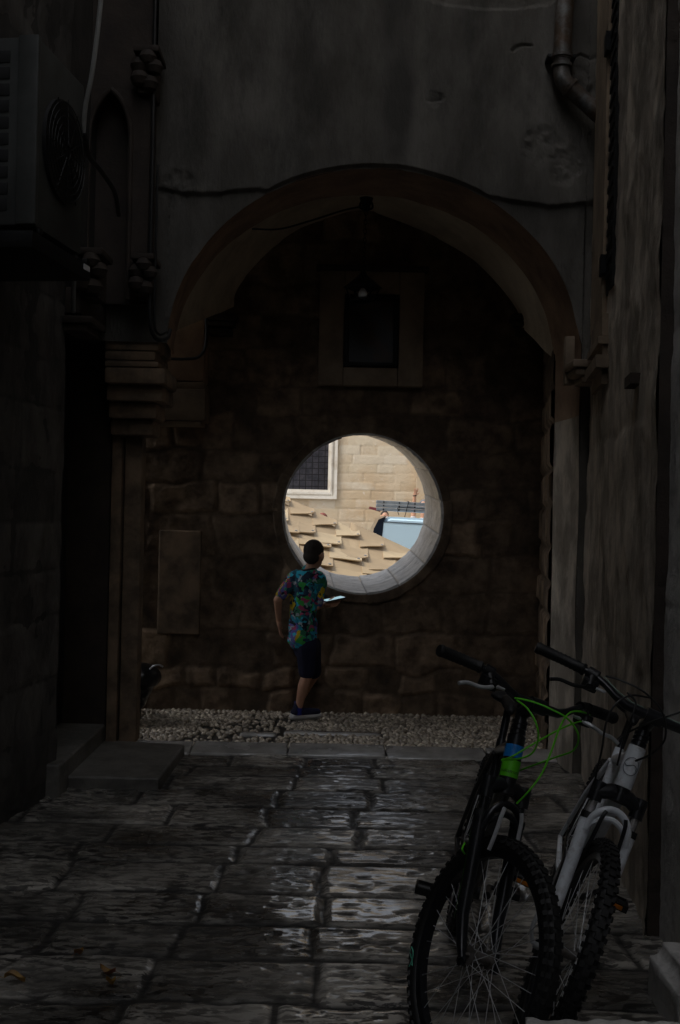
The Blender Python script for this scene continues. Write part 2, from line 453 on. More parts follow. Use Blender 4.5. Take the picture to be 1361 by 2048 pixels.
# ================================================================ oculus wall
YW, YB = 8.50, 9.49
CN, CF = W(726, 1028, YW), W(710, 1011, YB)
RO = 0.610
ow = thing('passage_wall', (0, YW, 0), 'brown rubble stone wall closing the passage, pierced by a big round opening', 'wall')
xs = np.arange(-2.0, 1.9, 0.0155); zs = np.arange(-0.1, 4.6, 0.0155)
U, Z = np.meshgrid(xs, zs, indexing='ij')
rr = random.Random(3)
rws = [-0.3, 0.16, 0.33, 0.62, 0.93, 1.22, 1.50, 1.74, 2.02, 2.28, 2.5, 2.78, 3.05, 3.3, 3.62, 3.9, 4.2, 4.5, 4.9]
cls = []
for i in range(len(rws) - 1): cls.append(rand_rows(-2.4 - rr.uniform(0, .3), 2.3, 0.2 if i < 2 else 0.24, 0.3 if i < 2 else 0.62, rr))
h, jt, rnd = blocks(U, Z, rws, cls, joint=0.014, edge=0.018, warp=0.075, seed=4, warpf=3.4)
d = h * 0.011 + h * (rnd - 0.5) * 0.020 + 0.028 * h * fbm(U * 5, Z * 5, 5, 0, 0.65) + 0.006 * fbm(U * 22, Z * 22, 3, 3)
dist = np.hypot(U - CN.x, Z - CN.z)
P = np.stack([U, YW - 0.012 - d, Z], -1)
grid_obj('rubble_face', P, M['rubble'], ow, mask=dist > RO + 0.035, attrs={'cell': rnd ** 1.3, 'joint': jt * 0.6})
# solid core with the round hole
n = 96
V, F = [], []
for k in range(n):
    q = 2 * math.pi * k / n
    c, s_ = math.cos(q), math.sin(q)
    for (C, Y, s0) in ((CN, YW, 1), (CF, YB, 1)):
        V.append((C.x + (RO + 0.05) * c, Y, C.z + (RO + 0.05) * s_))
        t = min((abs(2.4 / c) if abs(c) > 1e-6 else 1e9), (abs((3.0 if s_ > 0 else 1.95) / s_) if abs(s_) > 1e-6 else 1e9))
        V.append((C.x + t * c, Y, CN.z + t * s_))
for k in range(n):
    a, b = 4 * k, 4 * ((k + 1) % n)
    F += [(a, b, b + 1, a + 1), (a + 2, a + 3, b + 3, b + 2), (a + 1, b + 1, b + 3, a + 3), (a, a + 2, b + 2, b)]
mesh_obj('wall_core', V, F, M['rubble'], ow)
# ring of wedge stones lining the hole (each a part)
nst = 15
th0 = 0.18
for i in range(nst):
    a0 = th0 + 2 * math.pi * i / nst; a1 = th0 + 2 * math.pi * (i + 1) / nst
    na, nd = 22, 60
    A = np.linspace(a0, a1, na); D = np.linspace(-0.02, 1.0, nd)
    AA, DD = np.meshgrid(A, D, indexing='ij')
    split = 0.36 + 0.25 * math.sin(i * 2.3)                       # a cross joint where two stones meet
    e = np.minimum.reduce([(AA - a0) * RO, (a1 - AA) * RO, np.abs(DD - split) * 0.99 + 0.0 * AA, (1.0 - DD) * 0.99 + 0.004])
    hh = smooth(e, 0.002, 0.013)
    rad = RO - 0.008 * hh + 0.004 + 0.016 * fbm(AA * 5 + i, DD * 5, 4, 0, .6) * hh + 0.004 * ((i * 37 % 7) / 7 - .5)
    cx = CN.x + (CF.x - CN.x) * DD; cz = CN.z + (CF.z - CN.z) * DD; cy = YW - 0.03 + (YB - YW + 0.03) * np.clip(DD, 0, 1)
    Pi = np.stack([cx + rad * np.cos(AA), cy, cz + rad * np.sin(AA)], -1)
    # front face going outwards
    nr = 9
    RRr = np.linspace(0, 1, nr)[1:]
    Pf = []
    for t in RRr[::-1]:
        ro = RO + t * (0.085 + 0.02 * ((i * 53 % 5) / 5))
        ed = np.minimum((A - a0) * RO, (a1 - A) * RO)
        Pf.append(np.stack([CN.x + ro * np.cos(A), YW - 0.034 - 0.006 * smooth(ed, .002, .015) + 0.006 * fbm(A * 9, A * 0 + t * 3, 3) - 0.0 * A + (0.045 if t > 0.95 else 0), CN.z + ro * np.sin(A)], -1))
    Pf = np.stack(Pf, 1)
    PP = np.concatenate([Pf, Pi], 1)
    cell = np.full(PP.shape[:2], 0.35 + 0.6 * ((i * 7 % 11) / 11)); cell[:, :Pf.shape[1] - 1] *= 0.4; jn = np.zeros(PP.shape[:2]); jn[:, Pf.shape[1]:] = (1 - smooth(e, 0.001, 0.008)) * 0.9
    cell[:, Pf.shape[1]:][DD > split] = 0.4 + 0.5 * ((i * 5 % 7) / 7)
    ro_ = grid_obj('ring_stone', PP, M['ring'], ow, attrs={'cell': cell, 'joint': jn})
    ro_.data.materials.append(M['rubble'])
    nfr = Pf.shape[1] - 1
    fi = np.arange(len(ro_.data.polygons)) % (PP.shape[1] - 1)
    ro_.data.polygons.foreach_set('material_index', (fi < nfr).astype(np.int32))

# ================================================================ arch wall
YA, YR = 6.65, 7.20
front_px = [(336, 660)] + [(745 + 411 * math.cos(a), 700 - 362 * math.sin(a)) for a in np.radians(np.linspace(171, 9, 25))] + [(1163, 690)]
fc = spline([W(x, y, YA) for x, y in front_px], 9)
AX = np.array([p.x for p in fc]); AZ = np.array([p.z for p in fc])
AX = np.maximum.accumulate(AX + np.arange(len(AX)) * 1e-5)
rj = AX[-1]; lj = AX[0]
def ledge(x):
    return 3.46 + 0.02 * np.sin(x * 9) + 0.03 * fbm(x * 4, x * 0 + 2, 3) - 0.02 * (x > 0)
# columns (x, zlow)
cx_ = [( -1.75, 2.55)] + [(x, 2.55) for x in np.arange(-1.70, lj - 0.01, 0.012)] + [(lj - 0.001, 2.55)]
cx_ += [(x, z) for x, z in zip(AX, AZ)]
cx_ += [(rj + 0.001, 0.0)] + [(x, 0.0) for x in np.arange(rj + 0.012, 1.75, 0.012)]
NZ = 400
CX = np.array([c[0] for c in cx_]); CZ = np.array([c[1] for c in cx_])
T = np.linspace(0, 1, NZ) ** 1.15
X2 = np.repeat(CX[:, None], NZ, 1); Z2 = CZ[:, None] + (5.0 - CZ[:, None]) * T[None]
X2 = X2 + 0 * Z2
jag = 0.025 * fbm(X2 * 9, Z2 * 0 + 1, 4)
L2 = ledge(X2[:, :1]) + jag
da = Z2 - CZ[:, None]
dx_, dz_ = X2[..., None], None
# distance to the arch edge for the broken plaster lip
lip = smooth(da + 0.02 * fbm(X2 * 8, Z2 * 8, 3), 0.005, 0.03)
up = smooth(Z2 - L2, -0.004, 0.012)
broken = smooth(fbm(X2 * 1.4 + 3.3, Z2 * 1.4 + 1.2, 3, 2) + 0.25 * smooth(X2, 1.05, 1.3) * smooth(Z2, 4.35, 4.1), 0.22, 0.26)
dd = 0.028 * up * lip - 0.010 * broken * up + 0.010 * fbm(X2 * 2, Z2 * 1.2, 4, 1) + 0.004 * fbm(X2 * 16, Z2 * 12, 3, 2) + 0.006 * broken * fbm(X2 * 30, Z2 * 30, 2, 1)
def seg_d(x0, z0, x1, z1, w_):
    t = np.clip(((X2 - x0) * (x1 - x0) + (Z2 - z0) * (z1 - z0)) / ((x1 - x0) ** 2 + (z1 - z0) ** 2), 0, 1)
    return 1 - smooth(np.hypot(X2 - x0 - t * (x1 - x0), Z2 - z0 - t * (z1 - z0)), 0.0, w_)
crk = 0
for pl_ in ([(1024, 106), (1034, 97), (1046, 94), (1060, 95)], [(1148, 118), (1160, 113), (1178, 120), (1196, 116)], [(878, 205), (884, 199), (880, 192)]):
    q_ = [W(a, b, YA) for a, b in pl_]
    for a, b in zip(q_, q_[1:]): crk = np.maximum(crk, seg_d(a.x, a.z, b.x, b.z, 0.014))
patch = 0
for (px_, py_, rad_) in ((1160, 170, .13), (1090, 300, .16), (1130, 330, .14), (870, 200, .06), (360, 380, .12)):
    q_ = W(px_, py_, YA); patch = np.maximum(patch, 1 - smooth(np.hypot(X2 - q_.x, Z2 - q_.z) + .1 * fbm(X2 * 7, Z2 * 7, 3), rad_ * .6, rad_))
dd = dd - 0.016 * crk - patch * (0.008 + 0.022 * fbm(X2 * 26, Z2 * 26, 3, 2))
P = np.stack([X2, YA - dd, Z2], -1)
aw = thing('arch_wall', (0, YA, 0), 'grey stained plaster wall with a wide low arch opening into the passage', 'wall')
mskr = np.ones(X2.shape, bool)
sx_ = W(792, 200, YA).x
stn = 1.5 * smooth(0.13 + 0.10 * fbm(Z2 * 2.5, X2 * 0 + 3, 3) - np.abs(X2 - sx_ - 0.06 * fbm(Z2 * 1.5, X2 * 0, 2, 1)), 0.0, 0.12) * (0.35 + 1.1 * np.clip(fbm(X2 * 5, Z2 * 3, 4, 2) + .35, 0, 1)) * smooth(Z2, 3.55, 3.75)
stn = np.maximum(stn, smooth(fbm(X2 * 2.2 + 9, Z2 * 1.1, 4, 3), .05, .3) * .6)
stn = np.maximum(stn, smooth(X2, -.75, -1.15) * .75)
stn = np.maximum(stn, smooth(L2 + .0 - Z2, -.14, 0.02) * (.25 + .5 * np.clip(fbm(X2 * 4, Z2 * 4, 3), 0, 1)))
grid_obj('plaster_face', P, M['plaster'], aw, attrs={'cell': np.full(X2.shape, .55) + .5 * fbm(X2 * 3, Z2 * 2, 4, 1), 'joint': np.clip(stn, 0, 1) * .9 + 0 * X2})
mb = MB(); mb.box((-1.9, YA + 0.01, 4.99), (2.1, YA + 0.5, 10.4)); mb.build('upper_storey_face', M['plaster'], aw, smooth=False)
# soffit
SH = -0.045
nd = 14
prof = [(lj, 2.55)] + [(x, z) for x, z in zip(AX, AZ)] + [(rj, z) for z in np.linspace(AZ[-1] - 0.1, -0.05, 40)]
PX = np.array([p[0] for p in prof]); PZ = np.array([p[1] for p in prof])
S = np.arange(len(PX)) * 0.06
D = np.linspace(0, 1, nd)
XX = PX[:, None] + SH * D[None]; ZZ = PZ[:, None] + 0 * D[None]; YY = YA - 0.01 + (YR - YA + 0.01) * D[None] + 0 * XX
no = 0.02 * fbm(S[:, None] * 2 + 0 * D, D[None] * 3 + 0 * S[:, None], 3)
inn = np.sign(XX - 0.15) * (ZZ < 2.7)
XX = XX - no * np.where(inn == 0, 0, inn); ZZ = ZZ + no * (inn == 0)
nj = 34
SO = np.stack([XX, YY, ZZ], -1)
grid_obj('soffit', SO[:-nj], M['soffit'], aw); grid_obj('jamb', SO[-nj - 1:], M['rightwall'], aw)
# back face of the arch wall (turned to the passage)
V, F = [], []
for x, z in prof:
    V += [(x + SH, YR, z), (x + SH, YR, 4.6)]
for i in range(len(prof) - 1): F.append((2 * i, 2 * i + 1, 2 * i + 3, 2 * i + 2))
mesh_obj('inner_face', V, F, M['vault'], aw)

# ---- vault of the passage
vt = thing('vault', (0, 7.8, 3), 'brown plastered vault over the passage between arch and rubble wall', 'vault')
rear_px = [(469, 612), (472, 585), (498, 545), (545, 498), (597, 459), (670, 433), (730, 422), (789, 439), (868, 472), (935, 511), (994, 564), (1034, 617), (1042, 650)]
rc = spline([W(x, y, YW - 0.03) for x, y in rear_px], 8)
fr = [(lj - 0.06, 2.7)] + [(x * 1.03 + SH, z + 0.09) for x, z in zip(AX, AZ)] + [(rj + 0.02, 2.5)]
def resample(pts, n):
    p = np.array(pts, float); s = np.r_[0, np.cumsum(np.hypot(*(np.diff(p, axis=0).T)))]; t = np.linspace(0, s[-1], n)
    return np.interp(t, s, p[:, 0]), np.interp(t, s, p[:, 1])
fx, fz = resample(fr, 90); qx, qz = resample([(p.x, p.z) for p in rc], 90)
D = np.linspace(0, 1, 24)[None]
w = D ** 1.0
sag = 0.10 * np.sin(np.pi * D)
XX = fx[:, None] * (1 - w) + qx[:, None] * w; ZZ = fz[:, None] * (1 - w) + qz[:, None] * w + sag * np.sin(np.pi * np.linspace(0, 1, 90))[:, None]
YY = YR + (YW - YR) * D + 0 * XX
ZZ = ZZ + 0.015 * fbm(XX * 4, YY * 4, 3)
grid_obj('vault_shell', np.stack([XX, YY, ZZ], -1), M['vault'], vt)
mb = MB(); mb.box((-2.9, YR + 0.01, 4.35), (3.2, YW + 0.9, 4.5)); mb.build('vault_cover', M['vault'], vt, smooth=False)
# imposts
for px, lab in ((443, 'moulded stone impost under the left foot of the vault'), (1056, 'moulded stone impost under the right foot of the vault')):
    c = W(px, 640, YW - 0.06); mb = MB()
    for k, (dw, hh_) in enumerate(((0.13, 0.05), (0.11, 0.035), (0.09, 0.05))):
        z0 = c.z + 0.03 - k * 0.052
        mb.bbox((c.x - dw, YW - 0.05 - dw, z0 - hh_), (c.x + dw, YW + 0.02, z0), 0.012)
    tag(mb.build('impost', M['carved']), lab, 'impost', 'imposts of the vault')

# ---- side walls of the passage
def wall_strip(name, p0, p1, z0, z1, material, parent, normal_sign, rowr, colr, seed, res=0.02, depth=0.02, joint=0.014, edge=0.03, warp=0.03, zoff=0, streak=False, rough_amp=0.014):
    p0 = np.array(p0); p1 = np.array(p1); Lh = np.hypot(*(p1 - p0)); t = (p1 - p0) / Lh
    nrm = np.array([-t[1], t[0]]) * normal_sign
    r_ = random.Random(seed)
    us = np.append(np.arange(0, Lh, res), Lh); zs_ = np.append(np.arange(z0, z1, res), z1)
    U_, Z_ = np.meshgrid(us, zs_, indexing='ij')
    rows = rand_rows(z0 - 0.1, z1 + .3, *rowr, r_)
    cols = [rand_rows(-0.5 - r_.uniform(0, .3), Lh + .6, *colr, r_) for _ in range(len(rows) - 1)]
    h_, j_, rn = blocks(U_, Z_, rows, cols, joint=joint, edge=edge, warp=warp, seed=seed)
    d_ = h_ * depth + h_ * (rn - .5) * depth + rough_amp * fbm(U_ * 5 + seed, Z_ * 4, 5, 0, .6)
    X_ = p0[0] + t[0] * U_ + nrm[0] * d_; Y_ = p0[1] + t[1] * U_ + nrm[1] * d_
    return grid_obj(name, np.stack([X_, Y_, Z_], -1), material, parent, attrs={'cell': rn, 'joint': j_ * 0.7})

# the passage runs on to the left behind the pier, into an open yard
mb = MB(); mb.box((-9, 7.05, -0.3), (-1.86, 8.52, -0.004)); mb.build('passage_ground', M['plaza'], smooth=False)['kind'] = 'structure'
yw = thing('yard_wall', (-5, YW, 0), 'stone yard wall running on to the left of the passage', 'wall')
mb = MB(); mb.box((-9, YW + .02, -0.3), (-2.24, YB, 3.4)); mb.build('masonry', M['rubble'], yw, smooth=False)
sw = thing('side_wall', (1.5, 7.8, 0), 'brown stone side wall of the passage, right, beyond the arch', 'wall')
wall_strip('stone_face', (rj + SH + 0.0, YR + 0.002), (1.56, YW), -0.05, 4.4, M['rubble'], sw, 1, (0.2, 0.32), (0.3, 0.6), 22)
mb = MB(); mb.box((1.6, 7.1, -0.1), (3, YB, 4.4)); mb.build('wall_core', M['rubble'], sw, smooth=False)

# ---- building mass above the passage
hb = thing('passage_house', (0, 8, 4.5), 'upper storeys of the house that bridges the alley above the passage', 'building')
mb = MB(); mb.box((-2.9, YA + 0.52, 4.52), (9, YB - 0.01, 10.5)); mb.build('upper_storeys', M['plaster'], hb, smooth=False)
for x0_, x1_ in ((3.02, 9),):
    mb = MB(); mb.box((x0_, YR, -0.3), (x1_, YB, 4.5)); mb.build('ground_floor', M['rubble'], hb, smooth=False)
mb = MB(); mb.box((-3.1, YA + 0.3, 10.5), (9.3, YB + 0.4, 10.7)); mb.build('roof', M['carved'], hb, smooth=False)

# ================================================================ left side of the alley
lw = thing('left_house', (-1.6, 4, 0), 'dark weathered stone house wall along the left of the alley', 'building')
LW0, LW1 = (-2.35, -8.0), (-1.95, 3.0)
LWC = (-1.52, 5.98)
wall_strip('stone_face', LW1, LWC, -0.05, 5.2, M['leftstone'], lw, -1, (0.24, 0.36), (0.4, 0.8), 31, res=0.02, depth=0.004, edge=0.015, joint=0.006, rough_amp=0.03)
mb = MB()
mb.prism([(LW0[0], LW0[1], -0.1), (LW1[0], LW1[1], -0.1), (LWC[0], LWC[1], -0.1), (-1.80, LWC[1], -0.1), (-1.80, 7.1, -0.1), (-9, 7.1, -0.1), (-9, -8, -0.1)], (0, 0, 2.85))
mb.prism([(LW0[0], LW0[1], 2.75), (LW1[0], LW1[1], 2.75), (LWC[0], LWC[1], 2.75), (-1.50, 6.63, 2.75), (-9, 6.63, 2.75), (-9, -8, 2.75)], (0, 0, 7.5))
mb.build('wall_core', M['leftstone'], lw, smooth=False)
mb = MB(); mb.box((-9.2, -8, 10.26), (-1.45, 6.62, 10.45)); mb.build('added_shading_eaves', M['carved'], lw, smooth=False)  # unseen overhang added to cut down the sky light in the alley
# door recess (Y 5.98 .. 7.1), door leaf, jambs
dr = thing('doorway', (-1.6, 6.5, 0.17), 'dark recessed doorway with stone jamb at the left pier', 'doorway')
mb = MB(); mb.bbox((-1.79, 6.12, 0.18), (-1.73, 6.98, 2.6), 0.01)
for k in range(3): mb.bbox((-1.735, 6.2 + k * 0.26, 0.3), (-1.72, 6.42 + k * 0.26, 1.2), 0.008); mb.bbox((-1.735, 6.2 + k * 0.26, 1.3), (-1.72, 6.42 + k * 0.26, 2.4), 0.008)
mb.build('door', M['door'], dr)
mb = MB(); mb.bbox((-1.78, 6.985, 0.1), (-1.46, 7.13, 2.74), 0.012); mb.build('jamb', M['carved'], dr)
mb = MB(); mb.bbox((-1.455, 6.96, 0.05), (-1.385, 7.14, 2.74), 0.02); mb.bbox((-1.375, 6.99, 0.05), (-1.265, 7.14, 2.74), 0.015); mb.build('jamb', M['pier'], dr)
mb = MB(); mb.bbox((-1.78, 5.99, 2.6), (-1.44, 6.98, 2.745), 0.01); mb.build('lintel', M['carved'], dr)
mb = MB(); mb.bbox((-1.80, 5.86, -0.1), (-1.46, 7.28, 0.17), 0.018, seg=3); tag(mb.build('door_step', M['slab']), 'raised stone threshold step below the dark doorway', 'step')
mb = MB()
sl = [W(231, 1485, 7.02), W(370, 1503, 6.93), W(318, 1574, 6.05), W(160, 1570, 6.05)]
sl = [Vector((p.x, p.y, -0.03)) for p in sl]
sl[0].x -= .1; sl[3].x -= .15
mb.prism(sl, (0, 0, 0.095)); so = mb.build('doorstep_slab', M['slab'], smooth=False)
bmd = so.modifiers.new('bev', 'BEVEL'); bmd.width = 0.012; bmd.segments = 2
tag(so, 'low flat grey stone slab lying before the left pier', 'slab')

# carved corbel capital under the left springing
cb = MB()
c = W(318, 720, 6.9)
for k, (w_, z_) in enumerate(((0.17, 2.80), (0.165, 2.70), (0.15, 2.62), (0.13, 2.5), (0.15, 2.44), (0.19, 2.40), (0.17, 2.30), (0.12, 2.2), (0.09, 2.1))):
    zt = z_; zb = (2.70, 2.62, 2.5, 2.44, 2.40, 2.30, 2.2, 2.1, 2.0)[k]
    cb.bbox((-1.45, YA + 0.02 + (0.0 if k < 5 else (k - 5) * 0.07), zb + .001), (-1.27 + w_, 7.17, zt), 0.02)
tag(cb.build('corbel', M['pier']), 'stepped stone corbel carrying the left foot of the arch', 'corbel')

# portal head with blind pointed arch and carved brackets
ph = thing('portal_head', (-1.3, 6.45, 2.75), 'dark carved portal head with pointed arch above the doorway', 'portal')
YPH = 6.42
xa, xb = W(172, 300, YPH).x, W(300, 300, YPH).x
# pointed arch panel: outer frame mesh with opening
def pointed(cx, hw, zb, zs_, n=14):
    pts = [(cx - hw, zb)]
    for k in range(n + 1):
        t = k / n; a = math.pi - t * math.acos(0.3)
        rr_ = hw * 2 / 1.3 * 1.0
        pts.append((cx - hw + rr_ + rr_ * math.cos(a), zs_ + 1.6 * rr_ * math.sin(a)))
    left = pts[:]
    return left
xc = (W(178, 300, YPH).x + W(262, 300, YPH).x) / 2; hw = (W(262, 300, YPH).x - W(178, 300, YPH).x) / 2
lp = pointed(xc, hw, 2.76, 3.7)
apx = lp[-1]
lp = [(x if x < xc else xc, z) for x, z in lp]; lp[-1] = (xc, lp[-1][1])
V, F = [], []
for sgn in (-1, 1):
    base = len(V)
    for x, z in lp:
        xi = xc - sgn * -(x - xc) * 1 if sgn == -1 else xc - (x - xc)
        xi = x if sgn == -1 else 2 * xc - x
        xo = (xa - .12) if sgn == -1 else xb + 0.0
        V += [(xi, YPH, z), (xo, YPH, z), (xi, YPH + 0.14, z)]
    for i in range(len(lp) - 1):
        a, b = base + 3 * i, base + 3 * i + 3
        F += [(a, a + 1, b + 1, b), (a, b, b + 2, a + 2)]
mesh_obj('arch_surround', V, F, M['carved'], ph)
mb = MB(); mb.box((xa - .12, YPH, lp[-1][1] + .001), (xb, YPH + .2, 7.0)); mb.box((xb - .002, YPH + .001, 2.76), (xb, YA - .01, 7.0))
mb.box((xa - .2, YPH + .141, 2.76), (xb - .004, YPH + .2, lp[-1][1])); mb.build('recess_panel', M['carved'], ph, smooth=False)
mb = MB()
for k in range(len(lp) - 1): pass
mb.tube([(x, YPH - .005, z) for x, z in lp] + [(2 * xc - x, YPH - .005, z) for x, z in lp[::-1]], 0.016, 8)
mb.build('moulding', M['carved'], ph)
def bracket(px, py, Y, s, label):
    c = W(px, py, Y); mb = MB()
    for k in range(5):
        a = k * 1.3
        mb.lathe([(0.001, -0.05 * s), (0.04 * s, -0.035 * s), (0.055 * s, 0), (0.04 * s, 0.035 * s), (0.001, 0.05 * s)], 10,
                 Matrix.Translation(c + Vector((0.045 * s * math.cos(a), -0.02 * (k % 2), 0.06 * s * math.sin(a) - 0.01 * k))))
    mb.bbox((c.x - .07 * s, c.y - .05, c.z + .075 * s), (c.x + .08 * s, c.y + .22, c.z + .115 * s), 0.01)
    mb.bbox((c.x - .05 * s, c.y + .0, c.z - .15 * s), (c.x + .05 * s, c.y + .22, c.z + .08 * s), 0.02)
    tag(mb.build('carved_bracket', M['carved']), label, 'bracket', 'carved brackets of the left portal')
bracket(293, 135, 6.36, 1.0, 'leaf carved stone bracket high on the left beside the grey plaster')
bracket(180, 540, 6.0, 1.0, 'leaf carved stone bracket just right of the air conditioner')
bracket(285, 545, 6.36, 0.9, 'worn carved bracket at the foot of the portal pilaster')
mb = MB(); c = W(165, 640, 5.95); mb.bbox((c.x - .1, c.y - .03, c.z - .02), (c.x + .06, c.y + .3, c.z + .02), .01); mb.bbox((c.x - .1, c.y - .01, c.z - .06), (c.x + .03, c.y + .3, c.z - .021), .01)
tag(mb.build('ledge_moulding', M['carved']), 'short moulded stone ledge under the left bracket', 'moulding')

# ================================================================ right side of the alley
rw = thing('right_house', (1.4, 5, 0), 'streaked stone house wall along the right of the alley', 'building')
R0, R1 = (1.178, 4.1), (1.49, YA - 0.001)
wall_strip('streaked_face', R0, R1, -0.05, 5.2, M['rightwall'], rw, 1, (0.9, 1.4), (0.9, 1.6), 41, res=0.02, depth=0.003, joint=0.004, edge=0.03, warp=0.05, rough_amp=0.035)
wall_strip('end_face', (1.30, 4.098), (1.178, 4.1), -0.05, 5.2, M['carved'], rw, 1, (0.3, 0.5), (0.5, .9), 43, depth=0.003)
mb = MB(); mb.prism([(1.20, 4.12, -0.1), (1.56, YA - 0.03, -0.1), (9, YA - .03, -0.1), (9, 4.12, -0.1)], (0, 0, 10.3)); mb.build('wall_core', M['rightwall'], rw, smooth=False)
mb = MB(); mb.box((0.7, 4.12, 10.21), (9.2, YA - 0.03, 10.4)); mb.build('added_shading_eaves', M['carved'], rw, smooth=False)  # right overhang, likewise added out of view to narrow the open sky
nw = thing('near_wall', (1.25, 3, 0), 'pitted grey wall nearest on the right, behind the bicycles', 'wall')
wall_strip('pitted_face', (1.20, 2.0), (1.226, 4.097), -0.05, 5.2, M['nearwall'], nw, 1, (1.0, 1.6), (1.2, 2), 42, res=0.02, depth=0.004, joint=0.004, rough_amp=0.025)
mb = MB(); mb.prism([(1.24, -8, -0.1), (1.24, 2.0, -0.1), (1.26, 4.09, -0.1), (9, 4.09, -0.1), (9, -8, -0.1)], (0, 0, 10.3)); mb.build('wall_core', M['nearwall'], nw, smooth=False)
mb = MB(); mb.box((1.1, -8, 10.21), (9.2, 4.09, 10.4)); mb.build('added_shading_eaves', M['carved'], nw, smooth=False)  # short unseen overhang added to set how much sky light enters
# house behind the camera closing the alley
eh = thing('end_house', (0, -9, 0), 'plain plastered house closing the alley behind the viewer', 'building')
mb = MB(); mb.box((-9, -12, -0.1), (9, -8.02, 8)); mb.build('front', M['plaster'], eh, smooth=False)

# ================================================================ far house on the square
def ashlar():
    m = bpy.data.materials.new('tan_ashlar'); m.use_nodes = True  # the stone's own tan, varied per block and weathered
    nt = m.node_tree; N, L = nt.nodes, nt.links; b = N['Principled BSDF']; b.inputs['Roughness'].default_value = 0.85
    at = N.new('ShaderNodeAttribute'); at.attribute_name = 'cell'
    cr = N.new('ShaderNodeValToRGB'); e = cr.color_ramp.elements
    e[0].color = (0.45, 0.34, 0.22, 1); e[1].color = (0.60, 0.52, 0.41, 1)
    x = e.new(0.35); x.color = (0.54, 0.42, 0.285, 1); x = e.new(0.7); x.color = (0.50, 0.40, 0.27, 1)
    L.new(at.outputs['Fac'], cr.inputs[0])
    tc = N.new('ShaderNodeTexCoord')
    def nz(s, d=6):
        n = N.new('ShaderNodeTexNoise'); n.inputs['Scale'].default_value = s; n.inputs['Detail'].default_value = d; n.inputs['Roughness'].default_value = .65
        L.new(tc.outputs['Object'], n.inputs['Vector']); return n.outputs['Fac']
    def mp(f, a, c, lo=0, hi=1):
        r = N.new('ShaderNodeMapRange'); r.inputs[1].default_value = a; r.inputs[2].default_value = c; r.inputs[3].default_value = lo; r.inputs[4].default_value = hi
        L.new(f, r.inputs[0]); return r.outputs[0]
    def mx(f, a, c, mode='MIX'):
        q = N.new('ShaderNodeMix'); q.data_type = 'RGBA'; q.blend_type = mode
        L.new(f, q.inputs[0]); L.new(a, q.inputs[6])
        if isinstance(c, tuple): q.inputs[7].default_value = (*c, 1)
        else: L.new(c, q.inputs[7])
        return q.outputs[2]
    o = mx(mp(nz(2.2), .38, .62, 0, .8), cr.outputs[0], (0.62, 0.53, 0.40))
    o = mx(mp(nz(1.1), .5, .66, 0, .7), o, (0.46, 0.31, 0.17))
    o = mx(mp(nz(9.0), .62, .72, 0, .8), o, (0.66, 0.60, 0.52))
    a2 = N.new('ShaderNodeAttribute'); a2.attribute_name = 'joint'
    o = mx(a2.outputs['Fac'], o, (0.40, 0.30, 0.20))
    L.new(o, b.inputs['Base Color'])
    bp = N.new('ShaderNodeBump'); bp.inputs['Strength'].default_value = .5; bp.inputs['Distance'].default_value = .02
    L.new(nz(14, 8), bp.inputs['Height']); L.new(bp.outputs[0], b.inputs['Normal'])
    return m
M['ashlar'] = ashlar()
M['trim'] = mat('white_stone_trim', (0.74, 0.70, 0.63), 0.7, col2=(0.62, 0.57, 0.49), nscale=3, bump=0.2, bscale=15, stain=(0.45, 0.33, 0.22), stain_scale=3, stain_amt=0.5)
M['glass'] = mat('leaded_glass', (0.09, 0.085, 0.10), 0.35, col2=(0.03, 0.03, 0.04), nscale=9, bump=0.5, bscale=8)
YF = 24.0
fh = thing('church', (0, YF, 0), 'tan ashlar stone building across the bright square', 'building')
r_ = random.Random(8)
us = np.arange(-7, 8, 0.025); zs_ = np.arange(-0.1, 6.2, 0.025)
U_, Z_ = np.meshgrid(us, zs_, indexing='ij')
rows = [-0.5]
while rows[-1] < 6.5: rows.append(rows[-1] + r_.choice([0.18, 0.21, 0.24, 0.2, 0.27]))
cols = [rand_rows(-8 - r_.uniform(0, .4), 9, 0.32, 0.72, r_) for _ in rows[:-1]]
h, jt, rnd = blocks(U_, Z_, rows, cols, joint=0.006, edge=0.012, warp=0.012, seed=6, warpf=1.2)
xg = W(656, 977, YF).x; zg = W(620, 979, YF).z
hole = (U_ < xg + 0.02) & (U_ > xg - 2.05) & (Z_ > zg - 0.02) & (Z_ < zg + 2.9)
P = np.stack([U_, YF - 0.012 * h - 0.006 * (rnd - .5) - 0.01 * fbm(U_ * 3, Z_ * 3, 4) + (U_ > 2.55) * 0.0, Z_], -1)
grid_obj('ashlar_face', P, M['ashlar'], fh, mask=~hole, attrs={'cell': rnd, 'joint': jt * 0.28})
mb = MB(); mb.box((-25, YF + 0.6, -0.5), (25, YF + 8, 6.5)); mb.box((-25, YF + .02, -.5), (-7, YF + .6, 6.5)); mb.box((7.97, YF + .02, -.5), (25, YF + .6, 6.5)); mb.box((-7, YF + .02, 6.17), (7.97, YF + .6, 6.5))
mb.build('wall_core', M['ashlar'], fh, smooth=False)
mb = MB(); c = W(833, 930, YF); mb.box((c.x, YF - 0.16, -0.1), (c.x + 1.1, YF - 0.03, 6.45)); mb.build('pilaster', M['ashlar'], fh, smooth=False)
